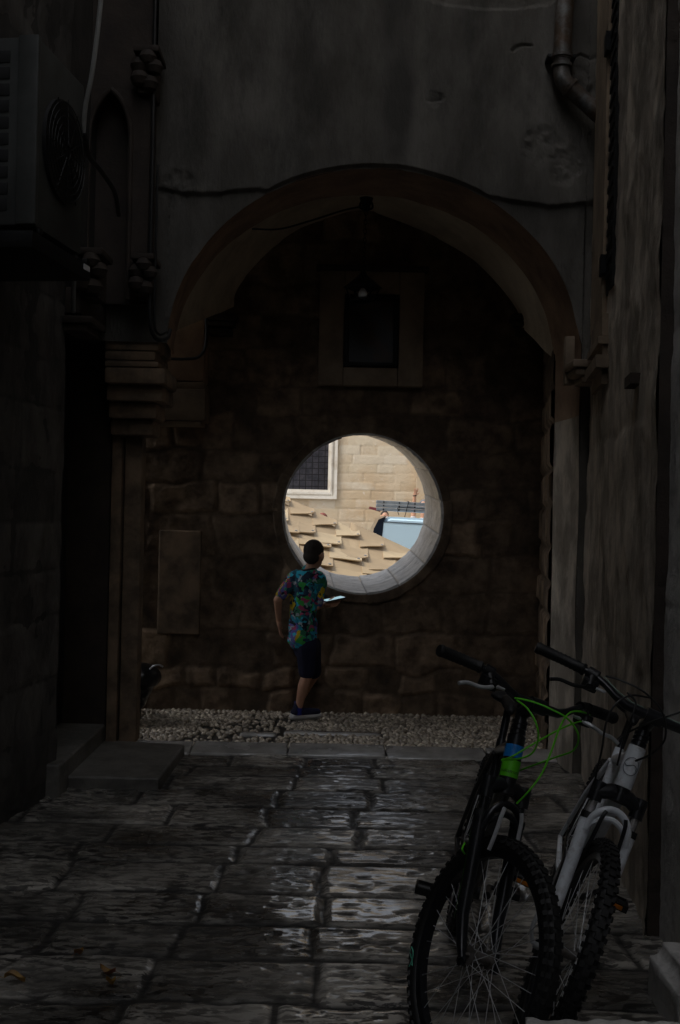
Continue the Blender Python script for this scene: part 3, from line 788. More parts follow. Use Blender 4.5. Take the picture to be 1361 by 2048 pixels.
# window
wf = MB()
x1, z0 = xg, zg
steps = [(0.0, 0.055, 0.02), (0.055, 0.10, 0.075), (0.10, 0.14, 0.05), (0.14, 0.2, 0.085)]
for a, b, dp in steps:
    wf.box((x1 + a, YF - dp, z0 - b), (x1 + b, YF + 0.2, z0 + 3.0)); 
    wf.box((x1 - 2.03 - b, YF - dp, z0 - b), (x1 - 2.03 - a, YF + .2, z0 + 3.0))
    wf.box((x1 - 2.03 - a, YF - dp, z0 - b), (x1 + a, YF + 0.2, z0 - a))
    wf.box((x1 - 2.03 - b, YF - dp, z0 + 2.9 + a), (x1 + b, YF + .2, z0 + 2.9 + b))
k = 0
while k * 0.045 < 2.9:
    wf.box((x1 + 0.060, YF - 0.095, z0 + k * 0.045), (x1 + 0.092, YF - 0.07, z0 + k * 0.045 + 0.024)); k += 1
win = wf.build('window_frame', M['trim'], fh, smooth=False)
gb = MB(); gb.box((x1 - 2.03, YF + 0.16, z0), (x1, YF + 0.2, z0 + 2.9)); gb.build('pane', M['glass'], win, local=True, smooth=False)
gb = MB()
for i in range(15): gb.box((x1 - 2.0 + i * .137, YF + .03, z0), (x1 - 2.0 + i * .137 + .016, YF + .05, z0 + 2.9))
for i in range(22): gb.box((x1 - 2.03, YF + .02, z0 + .06 + i * .132), (x1, YF + .029, z0 + .06 + i * .132 + .014))
gb.build('grille', M['iron'], win, local=True, smooth=False)
#STAGE2
# ================================================================ organic shapes
def organic(name, blobs, voxel, material, parent, local=False, smooth_it=4, sharp=None):
    """blobs: ('c', p0, r0, p1, r1) tapered limb or ('e', centre, (rx,ry,rz), rotation Matrix) -> ONE continuous surface"""
    mb = MB()
    for b in blobs:
        if b[0] == 'c':
            p0, r0, p1, r1 = Vector(b[1]), b[2], Vector(b[3]), b[4]
            d = p1 - p0; n = 9
            pts, rs = [], []
            for k in range(-5, n + 6):
                if k < 0: a = (k + 5) / 5 * math.pi / 2 * 0.999 + 0.001; pts.append(p0 - d.normalized() * r0 * math.cos(a)); rs.append(max(r0 * math.sin(a), 1e-4))
                elif k > n: a = (k - n) / 5 * math.pi / 2 * 0.999; pts.append(p1 + d.normalized() * r1 * math.sin(a)); rs.append(max(r1 * math.cos(a), 1e-4))
                else: pts.append(p0 + d * k / n); rs.append(r0 + (r1 - r0) * k / n)
            mb.tube(pts, rs, 14)
        else:
            T = Matrix.Translation(Vector(b[1])) @ (b[3].to_4x4() if len(b) > 3 else Matrix.Identity(4)) @ Matrix.Diagonal((*b[2], 1))
            vs, fs = [], []
            nu, nv = 16, 10
            vs.append((0, 0, 1))
            for i in range(1, nv):
                for k in range(nu):
                    a = math.pi * i / nv; q = 2 * math.pi * k / nu
                    vs.append((math.sin(a) * math.cos(q), math.sin(a) * math.sin(q), math.cos(a)))
            vs.append((0, 0, -1))
            for k in range(nu): fs.append((0, 1 + k, 1 + (k + 1) % nu))
            for i in range(nv - 2):
                for k in range(nu): a = 1 + i * nu + k; c = 1 + i * nu + (k + 1) % nu; fs.append((a, a + nu, c + nu, c))
            l = len(vs) - 1
            for k in range(nu): a = 1 + (nv - 2) * nu; fs.append((l, a + (k + 1) % nu, a + k))
            mb.add(vs, fs, T)
    tmp = mb.build('tmp_' + name, material)
    m = tmp.modifiers.new('r', 'REMESH'); m.mode = 'VOXEL'; m.voxel_size = voxel; m.use_smooth_shade = True
    s = tmp.modifiers.new('s', 'SMOOTH'); s.factor = 0.5; s.iterations = smooth_it
    dg = bpy.context.evaluated_depsgraph_get(); dg.update()
    me = bpy.data.meshes.new_from_object(tmp.evaluated_get(dg))
    old = tmp.data
    bpy.data.objects.remove(tmp); bpy.data.meshes.remove(old)
    me.name = name
    me.materials.clear(); me.materials.append(material)
    me.polygons.foreach_set('use_smooth', np.ones(len(me.polygons), dtype=bool))
    return link(bpy.data.objects.new(name, me), parent, local)

# ================================================================ canopy of tan panels on the square
M['panel'] = mat('tan_panel', (0.56, 0.42, 0.245), 0.55, col2=(0.47, 0.345, 0.20), nscale=1.8, bump=0.12, bscale=6, stain=(0.38, 0.27, 0.15), stain_scale=5, stain_amt=0.35)
PM = [M['panel']] + [mat('tan_panel_shade', c, 0.55, col2=tuple(v * .86 for v in c), nscale=1.8, bump=0.12, bscale=6, stain=(0.36, 0.26, 0.15), stain_scale=5, stain_amt=0.4) for c in ((0.64, 0.50, 0.31), (0.50, 0.37, 0.22), (0.60, 0.44, 0.25))]
M['sheathing'] = mat('dusty_sheathing', (0.52, 0.39, 0.235), 0.7, col2=(0.44, 0.32, 0.19), nscale=2)
M['bolt'] = mat('pale_metal_bolt', (0.6, 0.6, 0.6), 0.3, 0.8)
kp = thing('shingled_canopy', (-0.5, 13, -0.36), 'low canopy roof of overlapping tan panels seen through the round opening', 'canopy')
def zm(x, y): return (540 + x * 380 / 1361, 840 + y * 380 / 1361)   # reads a point of the enlarged photo
rowsC = [  # (depth, start corner, step, count from, count to)
    (14.6, (145, 622), (170, 80.5), -3, 6),
    (13.6, (140, 757), (190, 88), -3, 5),
    (12.9, (214, 850), (226, 102), -3, 4),
    (12.2, (215, 985), (240, 106), -3, 4),
    (11.6, (330, 1165), (250, 110), -4, 3)]
def surf(x, y):   # the roof plane: lower in the photo is nearer
    Y = 15.2 - (y - 0.47 * x - 545) / (1010 - 250 - 545) * 1.6 if False else None
    return Y
def roofpt(x, y):
    v = y - 0.46 * x                      # across the rows
    Y = float(np.interp(v, [380, 555, 690, 752, 885, 1015, 1120, 1300], [15.4, 14.6, 13.6, 12.9, 12.2, 11.6, 11.2, 10.9]))
    return W(*zm(x, y), Y)
rcv = random.Random(4)
base = []
for (Y, (sx, sy), (dx, dy), k0, k1) in rowsC:
    prevv = 150 if Y > 14 else 130
    for k in range(k0, k1 + 1):
        cx, cy = sx + dx * k + rcv.uniform(-8, 8), sy + dy * k + rcv.uniform(-5, 5)
        if cx < -260 or cx > 1150: continue
        # corners of one panel: lower right (cx,cy); lower left; upper left; upper right
        ll = (cx - dx * 0.98 - 22, cy - dy * 0.98 + 52)
        ll = (cx - dx * 1.02, cy - dy * 1.02 + 62 + rcv.uniform(-6, 6))
        th_ = 62 if Y > 14 else 118
        ur = (cx - 3, cy - th_)
        ul = (cx - dx * 1.08, cy - th_ - 0.44 * dx * 1.08)
        nu, nv = 10, 8
        Pn = []
        bow = rcv.uniform(0.0, 0.012)
        for i in range(nu + 1):
            for j in range(nv + 1):
                u, v = i / nu, j / nv
                x = (ll[0] * (1 - u) + cx * u) * (1 - v) + (ul[0] * (1 - u) + ur[0] * u) * v
                y = (ll[1] * (1 - u) + cy * u) * (1 - v) + (ul[1] * (1 - u) + ur[1] * u) * v
                p = roofpt(x, y)
                lift = 0.044 * (1 - v) ** 1.5 * (0.45 + 0.55 * u) + 0.018 * u ** 6 + bow * math.sin(math.pi * u) * (1 - v) - 0.012 * v + 0.012
                p = p + Vector((0, -0.25, 1)) * (lift * Y / 13)
                Pn.append(p)
        mb = MB(); off = Vector((0, 0.01, -0.013))
        vs = Pn + [p + off for p in Pn]; n = len(Pn); fs = []
        for i in range(nu):
            for j in range(nv):
                a = i * (nv + 1) + j; b = a + nv + 1
                fs.append((a, b, b + 1, a + 1)); fs.append((n + a, n + a + 1, n + b + 1, n + b))
        per = [i * (nv + 1) for i in range(nu + 1)] + [nu * (nv + 1) + j for j in range(1, nv + 1)] + [i * (nv + 1) + nv for i in range(nu - 1, -1, -1)] + [j for j in range(nv - 1, 0, -1)]
        for a, b in zip(per, per[1:] + per[:1]): fs.append((b, a, n + a, n + b))
        mb.add(vs, fs)
        pn = mb.build('panel', PM[rcv.randrange(4)], kp)
        bb = MB()
        for (i, j) in ((nu - 1, 1),):
            p = Pn[i * (nv + 1) + j]; bb.lathe([(0.018, 0), (0.018, 0.01), (0.008, 0.016)], 10, Matrix.Translation(p))
        bb.build('bolt', M['bolt'], pn, local=True)
# sheathing below the panels, down to the ground in front
mb = MB(); vs = []; fs = []
gx = np.linspace(-500, 1250, 40); gv = [380, 470, 555, 690, 752, 885, 1015, 1120, 1300]
for x in gx:
    for v in gv:
        vs.append(roofpt(x, v + 0.46 * x) + Vector((0, 0, -0.02)))
nn = len(gv)
def vis_edge(x, v): return True
for i in range(len(gx) - 1):
    for j in range(nn - 1):
        x = (gx[i] + gx[i + 1]) / 2; y = (gv[j] + gv[j + 1]) / 2 + 0.46 * x
        lim = 610 + 0.22 * x + 0.000125 * x * x            # rounded upper rim of the roof
        if y < lim: continue
        a = i * nn + j; fs.append((a, a + nn, a + nn + 1, a + 1))
sh = mesh_obj('roof_sheet', vs, fs, M['sheathing'], kp, smooth=True)
so = sh.modifiers.new('s', 'SOLIDIFY'); so.thickness = 0.03; so.offset = -1
for (x, y) in ((-1.4, 12.0), (1.3, 12.6), (-1.6, 14.4), (0.4, 14.6)):
    mb = MB(); mb.tube([(x, y, -0.36), (x, y, 0.55)], 0.035, 12); mb.build('post', M['iron'], kp)

# ================================================================ van with ladders
M['vanpaint'] = mat('pale_silver_blue_paint', (0.60, 0.80, 0.93), 0.30, 0.1, col2=(0.58, 0.78, 0.91), nscale=1.0, coat=0.5)
M['vanglass'] = mat('dark_van_glass', (0.012, 0.018, 0.03), 0.08)
M['alu'] = mat('ladder_aluminium', (0.50, 0.56, 0.62), 0.35, 0.7, col2=(0.36, 0.41, 0.46), nscale=6)
M['rubber'] = mat('black_rubber', (0.009, 0.009, 0.009), 0.6)
YV = 17.0
c0 = W(739, 1031, YV)
vmw = Matrix.Translation((c0.x, YV, -0.36)) @ Matrix.Rotation(R(2.0), 4, 'Y')
van = thing('van', None, 'pale silver blue van parked on the square with ladders on its roof', 'van', mw=vmw)
HV = c0.z + 0.36 + 0.0
prof = [(0.0, 0.35), (-0.75, 0.42), (-0.82, 0.75), (-0.62, 0.95), (0.02, HV - 0.55), (0.06, HV - 0.18), (0.13, HV - 0.06), (0.27, HV), (3.4, HV), (3.5, HV - 0.1), (3.6, 0.8), (3.62, 0.35)]
bm = bmesh.new()
va = [bm.verts.new((x, 0, z)) for x, z in prof]
fa = bm.faces.new(va)
ex = bmesh.ops.extrude_face_region(bm, geom=[fa]); bmesh.ops.translate(bm, verts=[v for v in ex['geom'] if isinstance(v, bmesh.types.BMVert)], vec=(0, 1.7, 0))
for v in bm.verts:      # tumblehome
    k = max(0, (v.co.z - 0.9) / (HV - 0.9)) if v.co.z > 0.9 else 0
    v.co.y += (0.09 * k if v.co.y < 0.8 else -0.09 * k)
bmesh.ops.bevel(bm, geom=[e for e in bm.edges if abs(e.verts[0].co.y - e.verts[1].co.y) < 0.2], offset=0.05, segments=3, affect='EDGES')
bmesh.ops.recalc_face_normals(bm, faces=bm.faces)
me = bpy.data.meshes.new('body'); bm.to_mesh(me); bm.free(); me.materials.append(M['vanpaint'])
for p in me.polygons: p.use_smooth = True
me.set_sharp_from_angle(angle=R(40))
body = link(bpy.data.objects.new('body', me), van, local=True)
def vy(z): return 0.09 * max(0, (z - 0.9) / (HV - 0.9))
def vp(x, z, o=-0.004): return (x, vy(z) + o, z)
mb = MB()    # dark wrap-round corner pillar and door glass
gl = [(-0.03, HV - 0.5), (0.02, HV - 0.2), (0.085, HV - 0.055), (0.20, HV + 0.004), (0.165, HV - 0.1), (0.145, HV - 0.5), (0.1, HV - 0.75), (-0.15, HV - 0.72)]
mb.prism([vp(x, z, -0.006) for x, z in gl], (0, 1.55, 0)); mb.build('windscreen', M['vanglass'], van, local=True)
mb = MB(); mb.prism([vp(x, z, -0.005) for x, z in ((0.35, 1.0), (1.15, 1.0), (1.15, HV - .28), (0.45, HV - .28))], (0, 0.03, 0)); 
mb = MB(); mb.box((0.02, -0.014, HV - 0.33), (0.06, 0.03, HV - 0.27)); mb.build('marker_lamp', mat('pale_lamp', (0.7, 0.72, 0.75), 0.3), van, local=True)
mb = MB(); mb.tube([vp(x, HV - 0.085, -0.004) for x in (0.17, 1, 2, 3.4)], 0.006, 6); mb.build('gutter_seam', M['vanglass'], van, local=True)
mb = MB(); mb.box((1.55, -0.003, 0.5), (1.556, 0.005, 0.9)); 
for wx in (-0.25, 2.75):
    mb = MB(); T = Matrix.Translation((wx, 0.1, 0.31 + 0.035 * wx))
    mb.lathe([(0.2, -.1), (0.29, -.1), (0.31, -.07), (0.31, .07), (0.29, .1), (0.2, .1)], 32, T, axis='y')
    wh = mb.build('wheel', M['rubber'], van, local=True)
    mb = MB(); mb.lathe([(0.03, -.115), (0.19, -.1), (0.19, 0)], 24, T, axis='y'); mb.build('rim', M['bolt'], wh, local=True)
    wh2 = wh.copy(); COL.objects.link(wh2); wh2.location = (0, 1.5, 0); WM[wh2.name] = wh2.matrix_world.copy()
for bx in (0.95, 1.25, 2.6):
    mb = MB(); mb.box((bx, 0.12, HV + .055), (bx + .04, 1.58, HV + 0.08)); mb.box((bx - .01, 0.2, HV - .005), (bx + .05, 0.25, HV + .056)); mb.box((bx - .01, 1.45, HV - .005), (bx + .05, 1.5, HV + .056))
    mb.build('roof_bar', M['iron'], van, local=True)
ld = thing('ladder_stack', None, 'three stacked aluminium ladder sections tied on the van roof', 'ladder', mw=vmw @ Matrix.Translation((0.05, 0.3, HV + 0.085)))
for k in range(3):
    z = k * 0.056
    mb = MB(); x1_ = 3.1
    for y in (0.0, 0.36): mb.bbox((0.0, y, z), (x1_, y + 0.025, z + 0.05), 0.006)
    mb.build('rail_pair', M['alu'], ld, local=True)
    for i in range(13):
        mb = MB(); mb.tube([(0.11 + i * 0.245, -0.004, z + .025), (0.11 + i * .245, .388, z + .025)], 0.013, 8)
        mb.build('rung', M['rubber'], ld, local=True)
mb = MB(); mb.tube([(0.45, -.012, -.08), (0.50, -.012, 0.17), (0.5, .39, .17)], 0.006, 6); mb.build('strap', M['iron'], ld, local=True)
mb = MB(); mb.tube(spline([(0.36, -.01, -.06), (0.34, -.012, .02), (0.42, -.012, .07), (1.2, -.012, .06), (2.6, -.012, .06)], 6), 0.006, 6); mb.build('strap', M['iron'], ld, local=True)
mb = MB(); mb.prism([(-0.12, .01, 0.02), (0.06, .01, -.02), (0.07, .01, .03), (-.11, .01, .055)], (0, .02, 0)); mb.build('warning_rag', mat('dull_red_rag', (0.25, 0.05, 0.06), 0.8), ld, local=True)

# ================================================================ people
M['skin'] = mat('light_tanned_skin', (0.60, 0.33, 0.21), 0.5, col2=(0.54, 0.28, 0.18), nscale=14)
M['hairdark'] = mat('short_dark_hair', (0.035, 0.026, 0.02), 0.8, bump=0.6, bscale=160)
M['hairgrey'] = mat('short_grey_hair', (0.22, 0.22, 0.23), 0.8, bump=0.5, bscale=120)
def head_blobs(c, f, s=1.0, tilt=None):
    """head centre c, facing f (unit, horizontal); adult head 0.23 tall at s=1"""
    f = Vector((f[0], f[1], 0)).normalized(); r = Vector((f.y, -f.x, 0)); u = Vector((0, 0, 1))
    if tilt is not None: Rm = tilt.to_3x3(); f, r, u = Rm @ f, Rm @ r, Rm @ u
    Rt = Matrix((r, f, u)).transposed()
    at = lambda x, y, z: Vector(c) + s * (r * x + f * y + u * z)
    E = lambda p, q: ('e', p, tuple(v * s for v in q), Rt)
    b = [E(at(0, -0.012, 0.022), (0.076, 0.093, 0.092)), E(at(0, 0.022, -0.035), (0.058, 0.066, 0.078)),
         E(at(0, 0.05, -0.085), (0.026, 0.024, 0.022)), E(at(0, 0.098, -0.018), (0.010, 0.016, 0.022)), E(at(0, 0.088, -0.055), (0.022, 0.010, 0.007)),
         E(at(0.028, 0.082, 0.022), (0.018, 0.010, 0.008)), E(at(-0.028, 0.082, 0.022), (0.018, 0.010, 0.008)),
         E(at(0.081, -0.008, -0.010), (0.012, 0.022, 0.033)), E(at(-0.081, -0.008, -0.010), (0.012, 0.022, 0.033))]
    hair = [E(at(0, -0.020, 0.036), (0.0795, 0.092, 0.087)), E(at(0, -0.042, -0.012), (0.068, 0.062, 0.068))]
    return b, hair, at
def hand_blobs(wr, d, side, n, s=1.0, curl=0.3, spread=0.16):
    """wrist wr, finger direction d, thumb side vector, palm normal n"""
    d, side, n = Vector(d).normalized(), Vector(side).normalized(), Vector(n).normalized()
    Rt = Matrix((side, n, d)).transposed()
    b = [('e', wr + d * 0.045 * s, (0.040 * s, 0.015 * s, 0.052 * s), Rt), ('c', wr - d * .02 * s, 0.024 * s, wr + d * .03 * s, 0.024 * s)]
    for k, (o, L) in enumerate(((0.027, .072), (0.009, .080), (-0.009, .075), (-0.026, .058))):
        p = wr + d * 0.085 * s + side * o * s; dd = (d + side * (o / 0.027) * spread).normalized()
        m = p + dd * L * 0.5 * s; e = m + (dd - n * -curl).normalized() * L * 0.5 * s
        b += [('c', p - dd * .02 * s, 0.0095 * s, m, 0.0088 * s), ('c', m, 0.0088 * s, e, 0.0075 * s)]
    p = wr + d * 0.03 * s + side * 0.03 * s; m = p + (d * .6 + side).normalized() * 0.04 * s; e = m + (d * 1.2 + side * .6).normalized() * .032 * s
    b += [('c', p, 0.013 * s, m, 0.0105 * s), ('c', m, 0.0105 * s, e, 0.0085 * s)]
    return b
def far_person(px, py, Y, gz, f, shirt, hair, label, s=1.0, wave=None, cap=None):
    c = W(px, py, Y); p = thing('person', (c.x, c.y, gz), label, 'person')
    f = Vector((f[0], f[1], 0)).normalized(); r = Vector((f.y, -f.x, 0)); H = c.z
    hb_, hh_, at = head_blobs(c, f, s)
    sh = H - 0.29 * s; hp = gz + (sh - gz) * 0.60
    A = lambda x, z, y=0: Vector((c.x, c.y, z)) + r * x * s + f * y * s
    bl = hb_ + [('c', A(0, H - .10 * s), .05 * s, A(0, sh + .02), .055 * s), ('c', A(-.12, sh - .04), .09 * s, A(.12, sh - .04), .09 * s), ('c', A(0, sh - .08), .14 * s, A(0, hp), .13 * s)]
    top = [('c', A(-.13, sh - .03), .085 * s, A(.13, sh - .03), .085 * s), ('c', A(0, sh - .08), .155 * s, A(0, hp - .03), .15 * s)]
    legs = []
    for sg in (-1, 1):
        bl += [('c', A(sg * .09, hp), .09 * s, A(sg * .1, gz + (hp - gz) * .5), .06 * s), ('c', A(sg * .1, gz + (hp - gz) * .5), .055 * s, A(sg * .1, gz + .07), .035 * s), ('c', A(sg * .1, gz + .04), .035 * s, A(sg * .1, gz + .035, .15), .032 * s)]
        legs += [('c', A(sg * .09, hp), .105 * s, A(sg * .1, gz + (hp - gz) * .5), .075 * s), ('c', A(sg * .1, gz + (hp - gz) * .5), .072 * s, A(sg * .1, gz + .1), .06 * s)]
        shd = A(sg * .19, sh - .02)
        if wave and wave[0] == sg:
            el, wr, tip = wave[1:]
            bl += [('c', shd, .05 * s, el, .042 * s), ('c', el, .042 * s, wr, .028 * s)] + hand_blobs(wr, tip - wr, (1, 0, 0), f, s, 0.05, .3)
            top += [('c', shd, .065 * s, shd + (el - shd) * .25, .06 * s)]
        else:
            el = A(sg * .25, sh - .30 * s, -.02); wr = A(sg * .24, sh - .55 * s, .05)
            bl += [('c', shd, .05 * s, el, .042 * s), ('c', el, .04 * s, wr, .028 * s)] + hand_blobs(wr, (0, 0, -1), f, -r * sg, s)
            top += [('c', shd, .065 * s, el + (shd - el) * .3, .055 * s)]
    organic('body', bl, 0.008, M['skin'], p)
    organic('hair', hh_, 0.008, cap or hair, p)
    organic('shirt', top, 0.012, shirt, p)
    organic('trousers', legs, 0.012, mat('dark_trousers', (0.04, 0.04, 0.06), 0.8), p)
    return p, A
wr = W(830, 992, 20.7)
pm, A = far_person(847.5, 1011.5, 20.7, -0.02, (-0.1, -1), mat('white_shirt', (0.6, 0.6, 0.6), 0.8), M['hairgrey'], 'grey haired man waving one raised hand behind the ladders on the van',
                   wave=(1, W(828, 1014, 20.75), wr, W(834, 975, 20.65)))
mb = MB(); mb.tube([wr + Vector((0.030 * math.cos(q), 0.030 * math.sin(q), 0.005)) for q in np.linspace(0, 2 * math.pi, 17)[:-1]], 0.009, 8, closed=True); mb.build('wristband', M['iron'], pm)
far_person(770, 1033.5, 20.2, -0.3, (0.1, -1), mat('red_shirt', (0.4, 0.08, 0.07), 0.8), M['hairdark'], 'dark haired man whose brow shows just above the front of the van roof', 0.95)
far_person(644.5, 1040, 16.3, -0.36, (-0.6, -1), mat('plum_shirt', (0.2, 0.05, 0.08), 0.8), mat('auburn_hair', (0.28, 0.08, 0.06), 0.7), 'person with reddish hair just showing behind the tan panels', 0.9)

# ---------------------------------------------------------------- the boy
Y0 = 8.08
B = lambda px, py, dy=0.0: W(px, py, Y0 + dy)
boy = thing('person', (B(606, 1446).x, Y0, 0), 'boy in colourful patterned T-shirt and dark shorts peering through the round opening', 'person')
ff = Vector((0.50, 0.86, 0))
hb_, hh_, hat = head_blobs(B(629, 1110, 0.0), ff, 0.93, Matrix.Rotation(R(6), 4, 'Y') @ Matrix.Rotation(R(-6), 4, 'X'))
skin = list(hb_)
skin += [('c', B(626, 1128), .042, B(614, 1150), .048)]
skin += [('c', B(592, 1155), .048, B(636, 1158), .05), ('c', B(613, 1170), .090, B(607, 1232), .078), ('c', B(607, 1232), .078, B(610, 1285), .088)]
# left arm hanging
shL, elL, wrL = B(587, 1157, 0.0), B(556, 1200, -.05), B(558, 1242, 0.03)
skin += [('c', shL, .040, elL, .031), ('c', elL, .031, wrL, .020)] + hand_blobs(wrL, B(563, 1275, .03) - wrL, (0.2, 1, 0), (1, 0, 0), .80, .45, .05)
# right arm bent, hand under the tablet
shR, elR, wrR = B(640, 1162, .02), B(633, 1212, .0), B(650, 1209, .17)
skin += [('c', shR, .041, elR, .033), ('c', elR, .033, wrR, .020)] + hand_blobs(wrR, (0.75, 0.35, 0.05), (0.3, .2, 0.9), (0.1, .3, -.9), .80, -.5, .05)
# legs
hpA, knA, anA = B(614, 1292, -.02), B(614, 1352, .0), B(597, 1421, .02)
hpB, knB, anB = B(620, 1292, .09), B(628, 1350, .22), B(596, 1410, .27)
for hp_, kn_, an_ in ((hpA, knA, anA), (hpB, knB, anB)):
    cf = kn_ + (an_ - kn_) * .3 + Vector((-.008, -.012, 0))
    skin += [('c', hp_, .070, kn_, .043), ('c', kn_, .042, cf, .040), ('c', cf, .040, an_, .024)]
skin += [('c', anA + Vector((0, 0, -.01)), .024, anA + Vector((.05, .015, -.05)), .016), ('c', anB + Vector((0, 0, -.01)), .024, anB + Vector((.05, .015, -.05)), .016)]
organic('body', skin, 0.0052, M['skin'], boy)
organic('hair', hh_, 0.006, M['hairdark'], boy, smooth_it=3)
# patterned T-shirt
def shirt_mat():
    m = bpy.data.materials.new('patterned_cotton'); m.use_nodes = True
    nt = m.node_tree; N, L = nt.nodes, nt.links; b = N['Principled BSDF']; b.inputs['Roughness'].default_value = 0.8
    tc = N.new('ShaderNodeTexCoord')
    def vor(s, feat='F1'):
        v = N.new('ShaderNodeTexVoronoi'); v.inputs['Scale'].default_value = s; v.feature = feat
        nz = N.new('ShaderNodeTexNoise'); nz.inputs['Scale'].default_value = 12; L.new(tc.outputs['Object'], nz.inputs['Vector'])
        mx = N.new('ShaderNodeMix'); mx.data_type = 'VECTOR'; mx.inputs[0].default_value = 0.12
        L.new(tc.outputs['Object'], mx.inputs[4]); L.new(nz.outputs['Color'], mx.inputs[5]); L.new(mx.outputs[1], v.inputs['Vector']); return v
    v1, v2 = vor(17), vor(42)
    def pal(src, cols):
        sx = N.new('ShaderNodeSeparateColor'); L.new(src.outputs['Color'], sx.inputs[0])
        r = N.new('ShaderNodeValToRGB'); r.color_ramp.interpolation = 'CONSTANT'; e = r.color_ramp.elements
        while len(e) < len(cols): e.new(0.5)
        for i, c in enumerate(cols): e[i].position = i / len(cols); e[i].color = (*c, 1)
        L.new(sx.outputs[0], r.inputs[0]); return r.outputs[0], sx
    p1, s1 = pal(v1, [(0.02, 0.30, 0.45), (0.13, 0.12, 0.42), (0.01, 0.10, 0.14), (0.05, 0.45, 0.08), (0.03, 0.38, 0.52), (0.65, 0.48, 0.01), (0.01, 0.03, 0.06), (0.02, 0.22, 0.30), (0.03, 0.20, 0.10)])
    p2, s2 = pal(v2, [(0.01, 0.01, 0.02), (0.03, 0.50, 0.70), (0.40, 0.06, 0.15), (0.02, 0.06, 0.12), (0.35, 0.42, 0.45), (0.06, 0.40, 0.25), (0.01, 0.02, 0.04)])
    gt = N.new('ShaderNodeMath'); gt.operation = 'GREATER_THAN'; gt.inputs[1].default_value = 0.52; L.new(s2.outputs[1], gt.inputs[0])
    mx = N.new('ShaderNodeMix'); mx.data_type = 'RGBA'; L.new(gt.outputs[0], mx.inputs[0]); L.new(p1, mx.inputs[6]); L.new(p2, mx.inputs[7])
    L.new(mx.outputs[2], b.inputs['Base Color']); return m
sh_b = [('c', B(594, 1156), .062, B(636, 1159), .063), ('c', B(613, 1172), .106, B(606, 1232), .100), ('c', B(606, 1232), .100, B(605, 1276), .108),
        ('c', B(592, 1232, -.03), .04, B(588, 1280, -.02), .045), ('c', B(622, 1240, .02), .05, B(622, 1284, .02), .05),
        ('c', shL + Vector((.005, 0, 0)), .056, shL + (elL - shL) * .72, .049), ('c', shR, .056, shR + (elR - shR) * .80, .050), ('c', B(619, 1141), .052, B(614, 1152), .07)]
org = organic('t_shirt', sh_b, 0.006, shirt_mat(), boy, smooth_it=5)
tx = bpy.data.textures.new('folds', 'CLOUDS'); tx.noise_scale = 0.07
dm = org.modifiers.new('folds', 'DISPLACE'); dm.texture = tx; dm.strength = 0.022; dm.texture_coords = 'LOCAL'
mb = MB(); cc = B(618, 1137.5, -.0)
mb.tube([cc + Vector((0.050 * math.cos(q), 0.046 * math.sin(q), 0.010 * math.cos(q) + .006 * math.sin(q))) for q in np.linspace(0, 2 * math.pi, 25)[:-1]], 0.009, 8, closed=True); mb.build('collar', M['rubber'], boy)
nv = mat('navy_shorts_cloth', (0.012, 0.014, 0.05), 0.85, bump=.3)
organic('shorts', [('c', B(608, 1275), .096, B(613, 1296, .02), .098), ('c', hpA, .086, B(614, 1343, 0), .062), ('c', hpB, .086, B(627, 1342, .2), .062)], 0.006, nv, boy)
M['sole'] = mat('pale_shoe_sole', (0.8, 0.8, 0.8), 0.5)
for an_, sx in ((anA, 1), (anB, 1)):
    z0_ = an_.z - 0.105 if an_ is anB else 0.026
    h0 = Vector((an_.x - .055, an_.y, z0_)); dv = Vector((.225, .07, 0))
    org = organic('shoe', [('c', h0 + Vector((.035, 0, .045)), .036, h0 + dv * .86 + Vector((0, 0, .036)), .028), ('c', h0 + Vector((.045, .005, .06)), .034, h0 + Vector((.055, .005, .095)), .036)], 0.005, nv, boy)
    organic('sole', [('c', h0 + Vector((.025, 0, .014)), .033, h0 + dv * .9 + Vector((-.005, 0, .014)), .030), ('e', h0 + dv * .5 + Vector((0, 0, .010)), (.12, .036, .016), Matrix.Rotation(math.atan2(dv.y, dv.x), 3, 'Z'))], 0.005, M['sole'], org, local=True)
    mb = MB(); mb.tube([an_ + Vector((0, 0, -.03)), an_ + Vector((.002, 0, .025))], [.031, .030], 14); mb.build('sock', mat('blue_sock', (0.02, 0.03, 0.30), .8), boy)
# tablet in his right hand
tc_ = B(668, 1198.5, .22)
tabm = Matrix.Translation(tc_) @ Matrix.Rotation(R(22), 4, 'Z') @ Matrix.Rotation(R(-11), 4, 'Y') @ Matrix.Rotation(R(1), 4, 'X')
tb = thing('tablet', None, 'small tablet with a bright pale screen held in the boy\'s right hand', 'tablet', mw=tabm)
mb = MB(); mb.bbox((-.085, -.055, -.005), (.085, .055, .005), .004); mb.build('case', M['rubber'], tb, local=True)
scr = bpy.data.materials.new('reflection_glow_screen'); scr.use_nodes = True; q = scr.node_tree.nodes['Principled BSDF']
q.inputs['Base Color'].default_value = (.6, .8, .85, 1); q.inputs['Emission Color'].default_value = (.55, .85, .95, 1); q.inputs['Emission Strength'].default_value = 0.38; q.inputs['Roughness'].default_value = .15  # emission stands in for light from the round opening reflected by the screen
mb = MB(); mb.box((-.076, -.047, .0051), (.076, .047, .006)); mb.build('screen', scr, tb, local=True, smooth=False)

